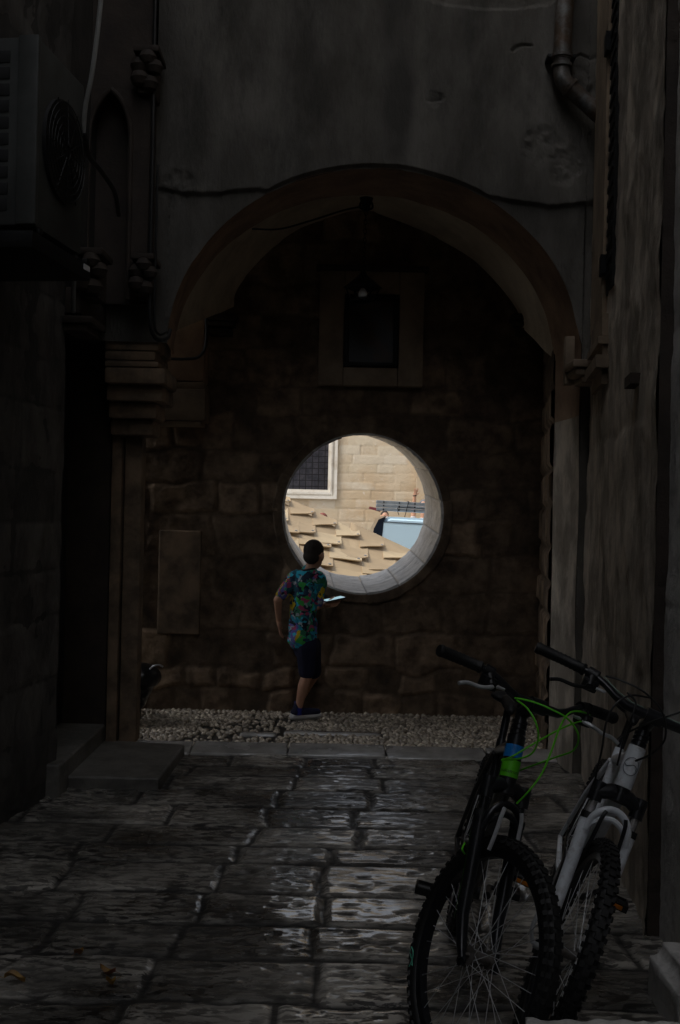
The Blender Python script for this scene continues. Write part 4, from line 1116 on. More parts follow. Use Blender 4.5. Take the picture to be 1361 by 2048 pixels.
# ================================================================ bicycles
M['bikeblack'] = mat('satin_black_paint', (0.012, 0.013, 0.016), 0.3, coat=.4)
M['blackplastic'] = mat('black_plastic', (0.01, 0.01, 0.011), 0.45)
M['chrome'] = mat('worn_chrome', (0.60, 0.60, 0.61), 0.25, 0.5, col2=(0.35, 0.33, 0.31), nscale=30, stain=(0.12, 0.05, 0.02), stain_scale=20, stain_amt=.5)
M['silver'] = mat('brushed_alloy', (0.68, 0.70, 0.72), 0.35, 0.35)
M['hubmetal'] = mat('dull_hub_metal', (0.22, 0.21, 0.20), 0.35, 0.5, col2=(.12, .10, .08), nscale=30)
M['spoke'] = mat('steel_spokes', (0.60, 0.61, 0.62), 0.35, 0.3)
M['green'] = mat('bright_green', (0.12, 0.62, 0.01), 0.45, col2=(0.10, 0.52, 0.01))
M['blue'] = mat('sky_blue_decal', (0.01, 0.25, 0.75), 0.4)
M['bikewhite'] = mat('chipped_white_paint', (0.82, 0.86, 0.90), 0.35, col2=(0.62, 0.66, 0.70), nscale=8, stain=(0.16, 0.08, 0.04), stain_scale=22, stain_amt=.55, coat=.3)
M['orange'] = mat('orange_reflector', (0.8, 0.25, 0.01), 0.3)
M['mint'] = mat('mint_print', (0.10, 0.45, 0.30), 0.5)
def text_geo(txt, size):
    cu = bpy.data.curves.new('t', 'FONT'); cu.body = txt; cu.size = size; cu.align_x = 'CENTER'; cu.align_y = 'CENTER'; cu.resolution_u = 2
    ob = bpy.data.objects.new('t', cu); COL.objects.link(ob)
    dg = bpy.context.evaluated_depsgraph_get(); dg.update()
    me = bpy.data.meshes.new_from_object(ob.evaluated_get(dg))
    v = [v.co.copy() for v in me.vertices]; f = [tuple(p.vertices) for p in me.polygons]
    bpy.data.objects.remove(ob); bpy.data.curves.remove(cu); bpy.data.meshes.remove(me)
    return v, f
RW = 0.335
def bike(label, pos, yaw, lean, steer, pm_, lower_mat, stan_mat, cable_mat, lever_mat, knobby, style):
    mw = Matrix.Translation(pos) @ Matrix.Rotation(R(yaw), 4, 'Z') @ Matrix.Rotation(R(lean), 4, 'X')
    root = thing('bicycle', None, label, 'bicycle', 'bicycles leaning on the right wall', mw=mw)
    def part(mb, name, m, parent=None, smooth=True): return mb.build(name, m, parent or root, local=True, smooth=smooth)
    ax = Vector((-math.cos(R(70)), 0, math.sin(R(70)))); fwd = Vector((ax.z, 0, -ax.x))
    hub = Vector((0, 0, RW)); P0 = hub - fwd * 0.042
    ST = Matrix.Translation(P0) @ Matrix.Rotation(R(steer), 4, ax) @ Matrix.Translation(-P0)
    on = lambda d, f_=0, y=0: P0 + ax * d + fwd * f_ + Vector((0, y, 0))
    bb_ = Vector((-0.66, 0, 0.29)); rh = Vector((-1.07, 0, RW)); ht, hbm = on(0.63), on(0.50); st = Vector((-0.83, 0, 0.74))
    # frame
    mb = MB(); mb.tube([hbm, ht], 0.027, 20); mb.tube([on(.51), (hbm + bb_) / 2 + Vector((0, 0, .01)), bb_], [.024, .026, .022], 14); mb.tube([on(.60), st], [.022, .017], 14)
    mb.tube([bb_, st + (st - bb_).normalized() * .04], .017, 14); mb.tube([bb_ + Vector((0, -.035, 0)), bb_ + Vector((0, .035, 0))], .022, 16)
    for s_ in (-1, 1):
        mb.tube([bb_ + Vector((-.02, s_ * .02, 0)), Vector((-.8, s_ * .045, .31)), rh + Vector((0, s_ * .062, 0))], [.013, .011, .009], 10)
        mb.tube([st + Vector((0, s_ * .015, -.01)), Vector((-.93, s_ * .045, .56)), rh + Vector((0, s_ * .062, 0))], [.010, .009, .008], 10)
    fr_ = part(mb, 'frame', pm_)
    # wheels
    def wheel(c, T, name):
        c = Vector(c); hw = MB(); n = 64
        rp = [(RW - .062, -.012), (RW - .055, -.014), (RW - .036, -.014), (RW - .036, .014), (RW - .055, .014), (RW - .062, .012)]
        vs = [(c.x + r * math.cos(2 * math.pi * k / n), y, c.z + r * math.sin(2 * math.pi * k / n)) for k in range(n) for r, y in rp]
        m = len(rp); fs = [(k * m + j, k * m + (j + 1) % m, ((k + 1) % n) * m + (j + 1) % m, ((k + 1) % n) * m + j) for k in range(n) for j in range(m)]
        hw.add(vs, fs, T); w_ = part(hw, name, M['bikeblack'])
        ty = MB(); tr = .0235; R0_ = RW - tr + .002
        vs = []; nn_ = 14
        for k in range(n):
            for j in range(nn_):
                a = 2 * math.pi * j / nn_; r = R0_ - .003 + tr * math.cos(a)
                vs.append((c.x + r * math.cos(2 * math.pi * k / n), tr * 1.0 * math.sin(a), c.z + r * math.sin(2 * math.pi * k / n)))
        fs = [(k * nn_ + j, k * nn_ + (j + 1) % nn_, ((k + 1) % n) * nn_ + (j + 1) % nn_, ((k + 1) % n) * nn_ + j) for k in range(n) for j in range(nn_)]
        ty.add(vs, fs, T)
        nk = 66
        for k in range(nk):
            q = 2 * math.pi * k / nk
            for (yo, da, sz) in ((0.0, 0, (.010, .009)), (.015, .5, (.008, .006)), (-.015, .5, (.008, .006)), (.024, 0, (.007, .005)), (-.024, 0, (.007, .005))):
                qq = q + da * 2 * math.pi / nk; hgt = .0045 if knobby else .0022
                rb = R0_ - .003 + tr * math.cos(math.asin(max(-.97, min(.97, yo / tr)))) 
                K = T @ Matrix.Translation(c) @ Matrix.Rotation(-qq, 4, 'Y') @ Matrix.Translation((rb, yo, 0))
                if abs(yo) > .02: K = K @ Matrix.Rotation(R(55 if yo > 0 else -55), 4, 'Z')
                ty.box((-.004, -sz[1], -sz[0]), (hgt, sz[1], sz[0]), K)
        part(ty, 'tyre', M['rubber'], w_)
        hb2 = MB(); 
        for a, b, r in ((-.055, .055, .006), (-.034, .034, .014)): hb2.tube([T @ (c + Vector((0, a, 0))), T @ (c + Vector((0, b, 0)))], r, 12)
        for s_ in (-1, 1): hb2.tube([T @ (c + Vector((0, s_ * .032, 0))), T @ (c + Vector((0, s_ * .036, 0)))], .026, 20)
        part(hb2, 'hub', M['hubmetal'], w_)
        sp = MB()
        for k in range(36):
            s_ = 1 if k % 2 else -1; q = 2 * math.pi * k / 36; qh = q + (0.9 if (k // 2) % 2 else -0.9)
            p = c + Vector((.024 * math.cos(qh), s_ * .034, .024 * math.sin(qh))); e = c + Vector(((RW - .06) * math.cos(q), s_ * .004, (RW - .06) * math.sin(q)))
            sp.tube([T @ p, T @ e], .00115, 5, caps=False)
        part(sp, 'spokes', M['spoke'], w_)
        return w_
    fw = wheel(hub, ST, 'front_wheel'); wheel(rh, Matrix.Identity(4), 'rear_wheel')
    # fork
    mb = MB(); cz = .455
    mb.tube([on(cz, .0, -.072), on(cz + .02, 0, -.03), on(cz + .02, 0, .03), on(cz, .0, .072)], [.021, .024, .024, .021], 14, T=ST); mb.tube([on(cz, 0), on(.505, 0)], .026, 18, T=ST)
    for s_ in (-1, 1): mb.tube([on(cz - .025, 0, s_ * .065), on(cz + .035, 0, s_ * .065)], .0215, 16, T=ST)
    fk = part(mb, 'fork_crown', M['bikeblack'])
    for s_ in (-1, 1):
        mb = MB(); mb.tube([on(.30, 0, s_ * .065), on(cz, 0, s_ * .065)], .0135, 14, T=ST); part(mb, 'stanchion', stan_mat, fk)
        mb = MB(); mb.tube([on(.385, 0, s_ * .065), on(.36, 0, s_ * .065), on(.1, .01, s_ * .062), on(.02, .030, s_ * .058), on(-.012, .042, s_ * .056)], [.0205, .021, .018, .015, .011], 16, T=ST)
        mb.tube([on(-.018, .042, s_ * .052), on(-.018, .042, s_ * .062)], .016, 12, T=ST)
        lg = part(mb, 'fork_leg', lower_mat, fk)
        mb = MB(); mb.tube([on(.372, 0, s_ * .065), on(.392, 0, s_ * .065)], .0225, 16, T=ST); part(mb, 'dust_seal', M['rubber'], fk)
    mb = MB(); mb.tube(spline([on(.34, .015, -.062), on(.39, .025, -.052), on(.42, .03, -.02), on(.42, .03, .02), on(.39, .025, .052), on(.34, .015, .062)], 5), .011, 10, T=ST)
    mb.tube(spline([on(.36, .02, -.055), on(.385, .03, -.03), on(.395, .032, 0), on(.385, .03, .03), on(.36, .02, .055)], 5), .009, 8, T=ST)
    part(mb, 'fork_brace', lower_mat, fk)
    for s_ in (-1, 1):
        mb = MB(); mb.tube(spline([on(.285, .045, s_ * .045), on(.33, .052, s_ * .040), on(.385, .058, s_ * .036), on(.41, .058, s_ * .03)], 4), [.006] * 13, 8, T=ST)
        mb.T = 0; part(mb, 'brake_arm', M['silver'] if style == 1 else M['bikeblack'], fk)
    if style == 2:
        mb = MB(); e = on(-.018, .042, -.07); mb.tube([e, e + Vector((0, -.018, 0))], .010, 10, T=ST); mb.tube(spline([e + Vector((0, -.02, 0)), e + Vector((-.02, -.035, .03)), e + Vector((-.04, -.035, .075))], 5), .006, 8, T=ST)
        part(mb, 'quick_release', M['silver'], fk)
    # stem, bar, grips, levers
    bc = on(.72, .07)
    mb = MB(); mb.tube([on(.63), on(.735)], .0185, 16, T=ST); mb.tube([on(.70, .0), bc], [.021, .020], 14, T=ST); mb.tube([bc + Vector((0, -.026, 0)), bc + Vector((0, .026, 0))], .023, 16, T=ST)
    for dz in (.635, .65, .665): mb.tube([on(dz), on(dz + .011)], .024, 18, T=ST)
    part(mb, 'stem', M['bikeblack'])
    rise = .045
    bw = 1.08 if style == 1 else 1.26
    barp = lambda y: bc + Vector((-.06 * smoothf(abs(y), .08, .30) , y * bw, 0)) + ax * rise * smoothf(abs(y), .06, .17)
    ys_ = [-.30, -.24, -.19, -.16, -.13, -.10, -.07, -.03, 0, .03, .07, .10, .13, .16, .19, .24, .30]
    mb = MB(); mb.tube([barp(y) for y in ys_], [.0111] * 5 + [.0125, .0145, .0158, .0158, .0158, .0145, .0125] + [.0111] * 5, 12, T=ST)
    hbars = part(mb, 'handlebar', M['bikeblack'])
    for s_ in (-1, 1):
        mb = MB(); g = [s_ * v for v in (.185, .19, .195, .24, .295, .305, .312)]
        mb.tube([barp(y) for y in g], [.017, .0195, .0165, .0165, .0175, .0195, .016], 14, T=ST)
        for k in range(8): mb.tube([barp(s_ * (.205 + k * .011)), barp(s_ * (.209 + k * .011))], .0178, 14, T=ST)
        part(mb, 'grip', M['rubber'], hbars)
        mb = MB(); p = barp(s_ * .165); dn = -ax * .022 + Vector((.02, 0, 0))
        mb.tube([barp(s_ * .152), barp(s_ * .178)], .0185, 14, T=ST); mb.tube([p + dn * .5, p + dn * 1.6], [.014, .012], 10, T=ST)
        mb.bbox(tuple(p + Vector((.005, -.025, -.05))), tuple(p + Vector((.04, .025, -.012))), .008, T=ST)
        br = part(mb, 'brake_mount', M['blackplastic'], hbars)
        mb = MB(); q0 = p + Vector((.035, s_ * .0, -.035))
        lv = spline([q0 + Vector((0, -s_ * .01, 0)), q0 + Vector((.028, s_ * .015, -.002)), q0 + Vector((.034, s_ * .05, -.010)), q0 + Vector((.028, s_ * .09, -.012)), q0 + Vector((.034, s_ * .118, -.022))], 5)
        mb.tube(lv, [.007] * 6 + [.006] * (len(lv) - 6), 8, T=ST); part(mb, 'brake_lever', lever_mat, hbars)
        mb = MB(); mb.tube([q0 + Vector((.0, -s_ * .02, .004)), q0 + Vector((.002, -s_ * .05, .004))], [.006, .004], 8, T=ST); part(mb, 'barrel_adjuster', M['silver'], hbars)
    # seat, cranks
    mb = MB(); mb.tube([st, st + Vector((-.05, 0, .14))], .0135, 12); part(mb, 'seatpost', M['bikeblack'])
    s0 = st + Vector((-.06, 0, .155))
    org = organic('saddle', [('c', s0 + Vector((.13, 0, .01)), .018, s0 + Vector((0, 0, .01)), .03), ('e', s0 + Vector((-.07, 0, .012)), (.075, .07, .022), Matrix.Identity(3)), ('c', s0 + Vector((.13, 0, .01)), .018, s0 + Vector((.15, 0, .005)), .014)], .006, M['rubber'], root, local=True)
    mb = MB(); mb.lathe([(.03, -.052), (.085, -.050), (.088, -.048), (.085, -.046), (.03, -.046)], 36, Matrix.Translation(bb_), axis='y')
    ca = R(8 if style == 1 else 208)
    cd = Vector((math.cos(ca), 0, math.sin(ca))) * .17
    for s_ in (-1, 1):
        e = bb_ + cd * (-s_) + Vector((0, s_ * .075, 0)); mb.tube([bb_ + Vector((0, s_ * .06, 0)), e], [.013, .010], 10)
    cr = part(mb, 'crankset', M['bikeblack'])
    for s_ in (-1, 1):
        e = bb_ + cd * (-s_) + Vector((0, s_ * .075, 0)); mb = MB()
        mb.tube([e, e + Vector((0, s_ * .10, 0))], .008, 10); mb.tube([e + Vector((0, s_ * .03, 0)), e + Vector((0, s_ * .10, 0))], .013, 12)
        for dx in (-.038, .030): mb.bbox(tuple(e + Vector((dx, min(s_ * .018, s_ * .108), -.012))), tuple(e + Vector((dx + .008, max(s_ * .018, s_ * .108), .012))), .003)
        for yy_ in (.018, .100): mb.bbox(tuple(e + Vector((-.038, min(s_ * yy_, s_ * (yy_ + .008)), -.012))), tuple(e + Vector((.038, max(s_ * yy_, s_ * (yy_ + .008)), .012))), .003)
        pd = part(mb, 'pedal', M['blackplastic'], cr)
        mb = MB(); mb.bbox(tuple(e + Vector((.0385, min(s_ * .035, s_ * .09), -.007))), tuple(e + Vector((.042, max(s_ * .035, s_ * .09), .007))), .002)
        if style == 2: part(mb, 'pedal_reflector', M['orange'], cr)
    mb = MB(); ch = []
    for k in range(13): a = R(-90 + 180 * k / 12); ch.append(bb_ + Vector((.087 * math.cos(a), -.048, .087 * math.sin(a))))
    for k in range(13): a = R(90 + 180 * k / 12); ch.append(rh + Vector((.035 * math.cos(a), -.048, .035 * math.sin(a))))
    mb.tube(ch, .004, 5, closed=True); part(mb, 'chain', M['iron'])
    return root, mw, ST, on, bc, barp
def smoothf(x, a, b):
    t = max(0, min(1, (x - a) / (b - a))); return t * t * (3 - 2 * t)
def ringband(on, d0, d1, r, T, ax, a0=0, a1=360, n=36):
    """strip wrapped on the steering column between heights d0, d1"""
    pass
# --- the black and green bicycle
b1, mw1, ST1, on1, bc1, barp1 = bike('black bicycle with bright green cables and a green head tube band, front wheel turned', (0.325, 3.06, 0.0), -97.0, -12.0, 30.0,
    M['bikeblack'], M['bikeblack'], M['bikeblack'], M['green'], M['silver'], False, 1)
def band(root, on, d0, d1, m, name, r=.0275, T=None):
    mb = MB(); mb.tube([on(d0), on(d1)], r, 24, T=T); return mb.build(name, m, root, local=True)
def wrap_text(root, on, d, txt, size, r, m, name, T=None, vert=False, a_mid=0.0, y=0.0, f0=0.0):
    v, f = text_geo(txt, size); out = []
    o = on(d, f0, y); ax = (on(1) - on(0)).normalized(); fw = (on(0, 1) - on(0)).normalized(); sd = Vector((0, 1, 0))
    for p in v:
        h_, w_ = (p.x, -p.y) if vert else (p.y, p.x)
        a = a_mid + w_ / r
        out.append(o + ax * h_ + (fw * math.cos(a) + sd * math.sin(a)) * r)
    mb = MB(); mb.add(out, f, T); return mb.build(name, m, root, local=True, smooth=False, fix=False)
gband = band(b1, on1, .504, .555, M['green'], 'green_band')
bband = band(b1, on1, .562, .600, M['blue'], 'blue_band')
wrap_text(b1, on1, .520, 'nakamura', .016, .0281, M['bikeblack'], 'band_lettering')
# green blade decal with lettering on the outer side of the fork leg
def leg_decal(T):
    vs, fs = [], []
    for k in range(17):
        t = k / 16; d = .34 - .27 * t; w_ = .010 * math.sin(math.pi * min(1, t * 1.0) ** .8) + .0008
        for s_ in (-1, 1):
            a = math.pi * 1.28 + s_ * w_ / .0205; rr_ = .0222 - .0028 * t
            vs.append(on1(d, rr_ * math.cos(a) + .01 * max(0, (.36 - d) / .26), -.0645 + rr_ * math.sin(a)))
    for k in range(16): fs.append((2 * k, 2 * k + 1, 2 * k + 3, 2 * k + 2))
    mb = MB(); mb.add(vs, fs, T); return mb.build('green_decal', M['green'], b1, local=True, smooth=False, fix=False)
leg_decal(ST1)
wrap_text(b1, on1, .19, 'tornado', .017, .0222, M['bikeblack'], 'leg_lettering', T=ST1, vert=True, a_mid=math.pi * 1.28, y=-.0640, f0=.0075)
# pale print on the tyre wall
vs, fs = [], []
mbp = MB()
for pts in ([(0.0, .009), (.012, .012), (.026, .006), (.038, -.006), (.055, -.010)], [(0.0, .009), (.010, -.002), (.024, -.008), (.040, -.004), (.056, .008)]):
    pl = []
    for (s_, h_) in spline([(a, b, 0) for a, b in pts], 4) and [(p.x, p.y) for p in spline([(a, b, 0) for a, b in pts], 4)]:
        q = R(205) + s_ / .31; r = RW - .028 + h_ * .9
        pl.append(Vector((r * math.cos(q), -.0262, RW + r * math.sin(q))))
    mbp.tube(pl, .0017, 5, T=ST1)
mbp.build('tyre_print', M['mint'], b1, local=True)
def cable(root, pts, r, m, name='cable'):
    mb = MB(); mb.tube(spline([W(*p) for p in pts], 8), r, 7); return mb.build(name, m, root)
cable(b1, [(1030, 1396, 3.20), (1060, 1402, 3.18), (1095, 1415, 3.16), (1135, 1437, 3.15), (1157, 1470, 3.15), (1148, 1500, 3.18), (1110, 1515, 3.22), (1050, 1537, 3.3), (1030, 1545, 3.36)], .0028, M['green'])
cable(b1, [(1034, 1400, 3.20), (1055, 1417, 3.14), (1072, 1445, 3.10), (1077, 1475, 3.09), (1066, 1505, 3.10), (1040, 1517, 3.12), (1010, 1520, 3.14)], .0028, M['green'])
cable(b1, [(1180, 1430, 3.35), (1160, 1423, 3.28), (1138, 1427, 3.2), (1120, 1455, 3.13), (1104, 1500, 3.08), (1085, 1545, 3.04), (1060, 1580, 3.02), (1034, 1607, 3.04)], .0028, M['green'])
cable(b1, [(1178, 1441, 3.36), (1150, 1446, 3.28), (1110, 1464, 3.2), (1060, 1492, 3.13), (1025, 1513, 3.12), (1003, 1521, 3.14)], .0028, M['green'])
cable(b1, [(930, 1686, 3.2), (925, 1698, 3.17), (930, 1708, 3.18)], .0028, M['green'])
# --- the white bicycle
b2, mw2, ST2, on2, bc2, barp2 = bike('white bicycle with rusty fork and knobbly tyre, leaning nearest the right wall', (0.552, 3.16, 0.0), -104.0, -20.0, 6.0,
    M['bikewhite'], M['bikewhite'], M['chrome'], M['blackcable'], M['iron'], True, 2)
# round S-shaped badge outline on the head tube
mb = MB(); cen = .565; rr_ = .029
def ontube(u, v, r=.0283): a = u / r; fw_ = (on2(0, 1) - on2(0)).normalized(); return on2(cen + v) + (fw_ * math.cos(a) + Vector((0, 1, 0)) * math.sin(a)) * r
mb.tube([ontube(.024 * math.cos(q), .027 * math.sin(q)) for q in np.linspace(0, 2 * math.pi, 33)[:-1]], .0009, 5, closed=True)
mb.tube(spline([ontube(u, v) for u, v in ((-.022, .004), (-.014, -.002), (-.004, .002), (.006, .006), (.016, .002), (.019, -.008))], 5), .0010, 5)
mb.build('badge_outline', mat('grey_badge_line', (.06, .08, .10), .5), b2, local=True)
cable(b2, [(1212, 1352, 3.12), (1245, 1362, 3.1), (1290, 1385, 3.08), (1325, 1425, 3.07), (1331, 1475, 3.08), (1308, 1505, 3.1), (1272, 1522, 3.16)], .003, M['blackcable'])
cable(b2, [(1420, 1400, 3.1), (1361, 1424, 3.1), (1300, 1445, 3.12), (1250, 1468, 3.18), (1236, 1478, 3.3)], .003, M['blackcable'])
cable(b2, [(1300, 1395, 3.12), (1262, 1391, 3.1), (1232, 1408, 3.08), (1213, 1445, 3.07), (1204, 1500, 3.06), (1193, 1548, 3.08), (1190, 1580, 3.1)], .003, M['blackcable'])
cable(b2, [(1255, 1385, 3.1), (1272, 1405, 3.08), (1262, 1440, 3.06), (1250, 1470, 3.1), (1235, 1530, 3.2)], .003, M['blackcable'])
mb = MB(); mb.tube([barp2(y) + Vector((-.002, 0, .0155)) for y in (-.14, -.10, -.06, -.03)], [.0015, .002, .002, .0012], 6, T=ST2)
mb.tube([barp2(y) + Vector((-.002, 0, .0155)) for y in (.03, .06, .10, .14)], [.0012, .002, .002, .0015], 6, T=ST2); mb.build('bar_stripe', mat('pale_green_stripe', (.35, .5, .42), .4), b2, local=True)

# ================================================================ lantern, picture, other fittings of the passage
YL = 7.85
lt = thing('lantern', W(728, 575, YL), 'dark conical iron lantern with a white bulb hanging from the vault', 'lantern')
top, hook = W(727, 541, YL), W(733, 412, YL)
ct = Matrix.Translation((top.x, top.y, 0))
zt = top.z
mb = MB(); mb.lathe([(.004, zt), (.02, zt - .01), (.03, zt - .03), (.055, zt - .055), (.13, zt - .115), (.138, zt - .12), (.138, zt - .126), (.02, zt - .11)], 6, ct); mb.build('lamp_cap', M['iron'], lt, smooth=False)
mb = MB(); mb.lathe([(.001, zt - .125), (.014, zt - .128), (.030, zt - .15), (.036, zt - .17), (.030, zt - .192), (.001, zt - .205)], 16, ct); mb.build('bulb', mat('white_bulb', (.92, .92, .90), .12, col2=(.9, .9, .88), coat=1.0), lt)
mb = MB()
for k in range(6):
    a = math.pi / 3 * k; mb.tube([(top.x + .122 * math.cos(a), top.y + .122 * math.sin(a), zt - .12), (top.x + .085 * math.cos(a), top.y + .085 * math.sin(a), zt - .215)], .006, 6)
mb.lathe([(.09, zt - .213), (.09, zt - .222), (.078, zt - .222), (.078, zt - .213)], 6, ct); mb.build('cage', M['iron'], lt)
mb = MB(); m_ = 14
for k in range(m_):
    z = zt + (hook.z - zt) * (k + .5) / m_; T = Matrix.Translation((top.x + (hook.x - top.x) * (k + .5) / m_, top.y, z)) @ Matrix.Rotation(R(90 * (k % 2)), 4, 'Z') @ Matrix.Rotation(R(90), 4, 'X')
    mb.tube([(.010 * math.cos(q), .022 * math.sin(q), 0) for q in np.linspace(0, 2 * math.pi, 13)[:-1]], .0028, 5, T=T, closed=True)
mb.build('chain', M['iron'], lt)
mb = MB()
for k in range(6):
    a = math.pi / 3 * k; mb.tube(spline([hook + Vector((0, 0, .05)), hook + Vector((.035 * math.cos(a), .035 * math.sin(a), .03)), hook + Vector((.045 * math.cos(a), .045 * math.sin(a), -.01)), hook + Vector((.02 * math.cos(a), .02 * math.sin(a), -.025))], 4), .008, 6)
mb.lathe([(.001, hook.z + .06), (.05, hook.z + .055), (.04, hook.z + .03), (.02, hook.z - .03), (.001, hook.z - .04)], 14, Matrix.Translation((hook.x, hook.y, 0)))
mb.build('ceiling_rose', M['iron'], lt)
mb = MB(); mb.tube(spline([W(733, 412, YL), W(690, 420, 7.7), W(620, 442, 7.5), (W(560, 458, 7.35)), W(505, 458, 7.25)], 8), .006, 7)
tag(mb.build('hanging_wire', M['blackcable']), 'thin dark wire sagging from the lantern rose to the left of the vault', 'wire')
# framed picture in a stone surround
pc = W(743, 663, 8.44); hw_, hh2 = .205, .275
ss = thing('stone_surround', (pc.x, 8.45, pc.z - .45), 'flat stone panel framing the dark picture above the round opening', 'panel')
mb = MB()
o_ = (pc.x - .40, pc.x + .40, pc.z - .42, pc.z + .455)
mb.bbox((o_[0], 8.40, o_[2]), (pc.x - hw_ - .005, 8.50, o_[3]), .01); mb.bbox((pc.x + hw_ + .005, 8.40, o_[2]), (o_[1], 8.50, o_[3]), .01)
mb.bbox((pc.x - hw_ - .003, 8.403, o_[2]), (pc.x + hw_ + .003, 8.50, pc.z - hh2 - .005), .01); mb.bbox((pc.x - hw_ - .003, 8.403, pc.z + hh2 + .005), (pc.x + hw_ + .003, 8.50, o_[3]), .01)
mb.build('slabs', M['pale'], ss)
mb = MB(); mb.bbox((o_[0] - .03, 8.37, o_[3] + .002), (o_[1] + .03, 8.50, o_[3] + .04), .01); mb.build('cornice', M['carved'], ss)
pf = thing('picture', (pc.x, 8.43, pc.z - hh2), 'dark glazed picture in a black frame high on the rubble wall', 'picture')
mb = MB(); t_ = .035
mb.bbox((pc.x - hw_, 8.385, pc.z - hh2), (pc.x - hw_ + t_, 8.46, pc.z + hh2), .008); mb.bbox((pc.x + hw_ - t_, 8.385, pc.z - hh2), (pc.x + hw_, 8.46, pc.z + hh2), .008)
mb.bbox((pc.x - hw_ + t_ + .001, 8.387, pc.z - hh2), (pc.x + hw_ - t_ - .001, 8.46, pc.z - hh2 + t_), .008); mb.bbox((pc.x - hw_ + t_ + .001, 8.387, pc.z + hh2 - t_), (pc.x + hw_ - t_ - .001, 8.46, pc.z + hh2), .008)
mb.build('frame', M['iron'], pf)
mb = MB(); mb.box((pc.x - hw_ + t_, 8.44, pc.z - hh2 + t_), (pc.x + hw_ - t_, 8.45, pc.z + hh2 - t_))
mb.build('painting', mat('dark_painting', (0.03, 0.03, 0.028), .4, col2=(0.06, 0.035, 0.02), nscale=6, contrast=(.5, .62)), pf, smooth=False)

# left pilaster, cornice block and plain tablet on the rubble wall
pl = thing('pilaster', (-1.2, 8.4, 0), 'warm brown stone pilaster with cornice block left of the round opening', 'pilaster')
a_, b_ = W(318, 700, 8.3), W(412, 700, 8.3)
mb = MB(); mb.bbox((a_.x - .1, 8.22, 2.5), (b_.x, 8.5, 3.05), .02); mb.bbox((a_.x - .1, 8.225, 3.055), (b_.x - .004, 8.5, 3.55), .02); mb.build('shaft', M['soffit'], pl)
mb = MB(); zc = W(360, 850, 8.25).z; mb.bbox((a_.x - .1, 8.17, zc + .03), (b_.x + .02, 8.5, 2.44), .012); mb.bbox((a_.x - .1, 8.19, zc), (b_.x - .01, 8.5, zc + .026), .008); mb.bbox((a_.x - .1, 8.21, 2.445), (b_.x + .005, 8.5, 2.495), .01)
mb.build('cornice_block', M['pale'], pl)
a_, b_ = W(318, 1060, 8.42), W(398, 1270, 8.42)
mb = MB(); mb.bbox((a_.x, 8.435, b_.z), (b_.x, 8.5, a_.z), .012, seg=3)
tag(mb.build('stone_tablet', M['pier']), 'tall smooth plain stone tablet low on the rubble wall, far left', 'tablet')

# loose cables on the left
def cab(pts, r, label, m=None):
    mb = MB(); mb.tube(spline([W(*p) for p in pts], 8), r, 8); return tag(mb.build('wall_cable', m or M['blackcable']), label, 'cable', 'loose cables on the left walls')
cab([(411, 515, 8.15), (411, 600, 8.15), (413, 680, 8.15), (400, 712, 8.15), (370, 718, 8.15), (330, 717, 8.15)], .011, 'black cable bending round the warm brown pilaster')
cab([(312, -40, 6.38), (308, 140, 6.38), (305, 330, 6.38), (301, 500, 6.38), (300, 620, 6.38), (303, 660, 6.4), (316, 680, 6.45), (335, 676, 6.5), (341, 660, 6.6)], .012, 'thick black cable dropping beside the plaster and hooking under the arch foot')
cab([(316, 330, 6.36), (312, 500, 6.36), (309, 640, 6.38), (318, 668, 6.42), (334, 664, 6.5)], .007, 'thin black cable running along the thicker one to the arch foot')
cab([(206, -40, 4.95), (196, 60, 4.95), (184, 150, 4.97), (172, 210, 5.0), (167, 265, 5.05)], .011, 'pale ribbed conduit slanting down behind the air conditioner', mat('pale_conduit', (.4, .4, .38), .5, bump=.8, bscale=200))
cab([(168, 265, 5.05), (178, 310, 5.2), (205, 345, 5.5), (230, 385, 5.8), (238, 430, 6.2)], .012, 'cable bundle swinging from the conduit towards the portal')
cab([(153, 470, 5.3), (150, 520, 5.35), (148, 580, 5.4), (147, 625, 5.45)], .011, 'short ribbed conduit hanging under the air conditioner bracket', mat('grey_conduit', (.2, .2, .2), .6))

# ================================================================ air conditioner
acA, acB = Vector((-1.275, 4.5, 0)), Vector((-1.195, 5.12, 0))
dv = (acB - acA).normalized(); nv2 = Vector((-dv.y, dv.x, 0))      # into the wall
acm = Matrix((( dv.x, nv2.x, 0, acA.x), (dv.y, nv2.y, 0, acA.y), (0, 0, 1, 2.70), (0, 0, 0, 1)))
ac = thing('air_conditioner', None, 'pale outdoor air conditioner box with slotted side, mounted high on the left wall', 'air conditioner', mw=acm)
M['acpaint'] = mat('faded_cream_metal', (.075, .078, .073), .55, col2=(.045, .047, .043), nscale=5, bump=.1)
LA, DA, HA = .56, .34, .78
mb = MB(); mb.bbox((0.02, .012, 0), (LA, DA, HA), .018); mb.build('case', M['acpaint'], ac, local=True)
mb = MB()
for k in range(10):
    z = .06 + k * .068; mb.bbox((.016, .13, z), (.0225, .325, z + .05), .006)
mb.build('side_slots', M['rubber'], ac, local=True)
mb = MB(); mb.bbox((.0, .0, .0), (.035, .09, HA), .012); mb.build('corner_trim', M['acpaint'], ac, local=True)
mb = MB(); mb.lathe([(.22, -.004), (.22, .02), (.02, .02)], 32, Matrix.Translation((.30, .0, .39)), axis='y'); mb.build('fan_opening', M['rubber'], ac, local=True)
mb = MB()
for r in (.03, .06, .09, .12, .15, .18, .21): mb.tube([(.30 + r * math.cos(q), -.015, .39 + r * math.sin(q)) for q in np.linspace(0, 2 * math.pi, 33)[:-1]], .0025, 5, closed=True)
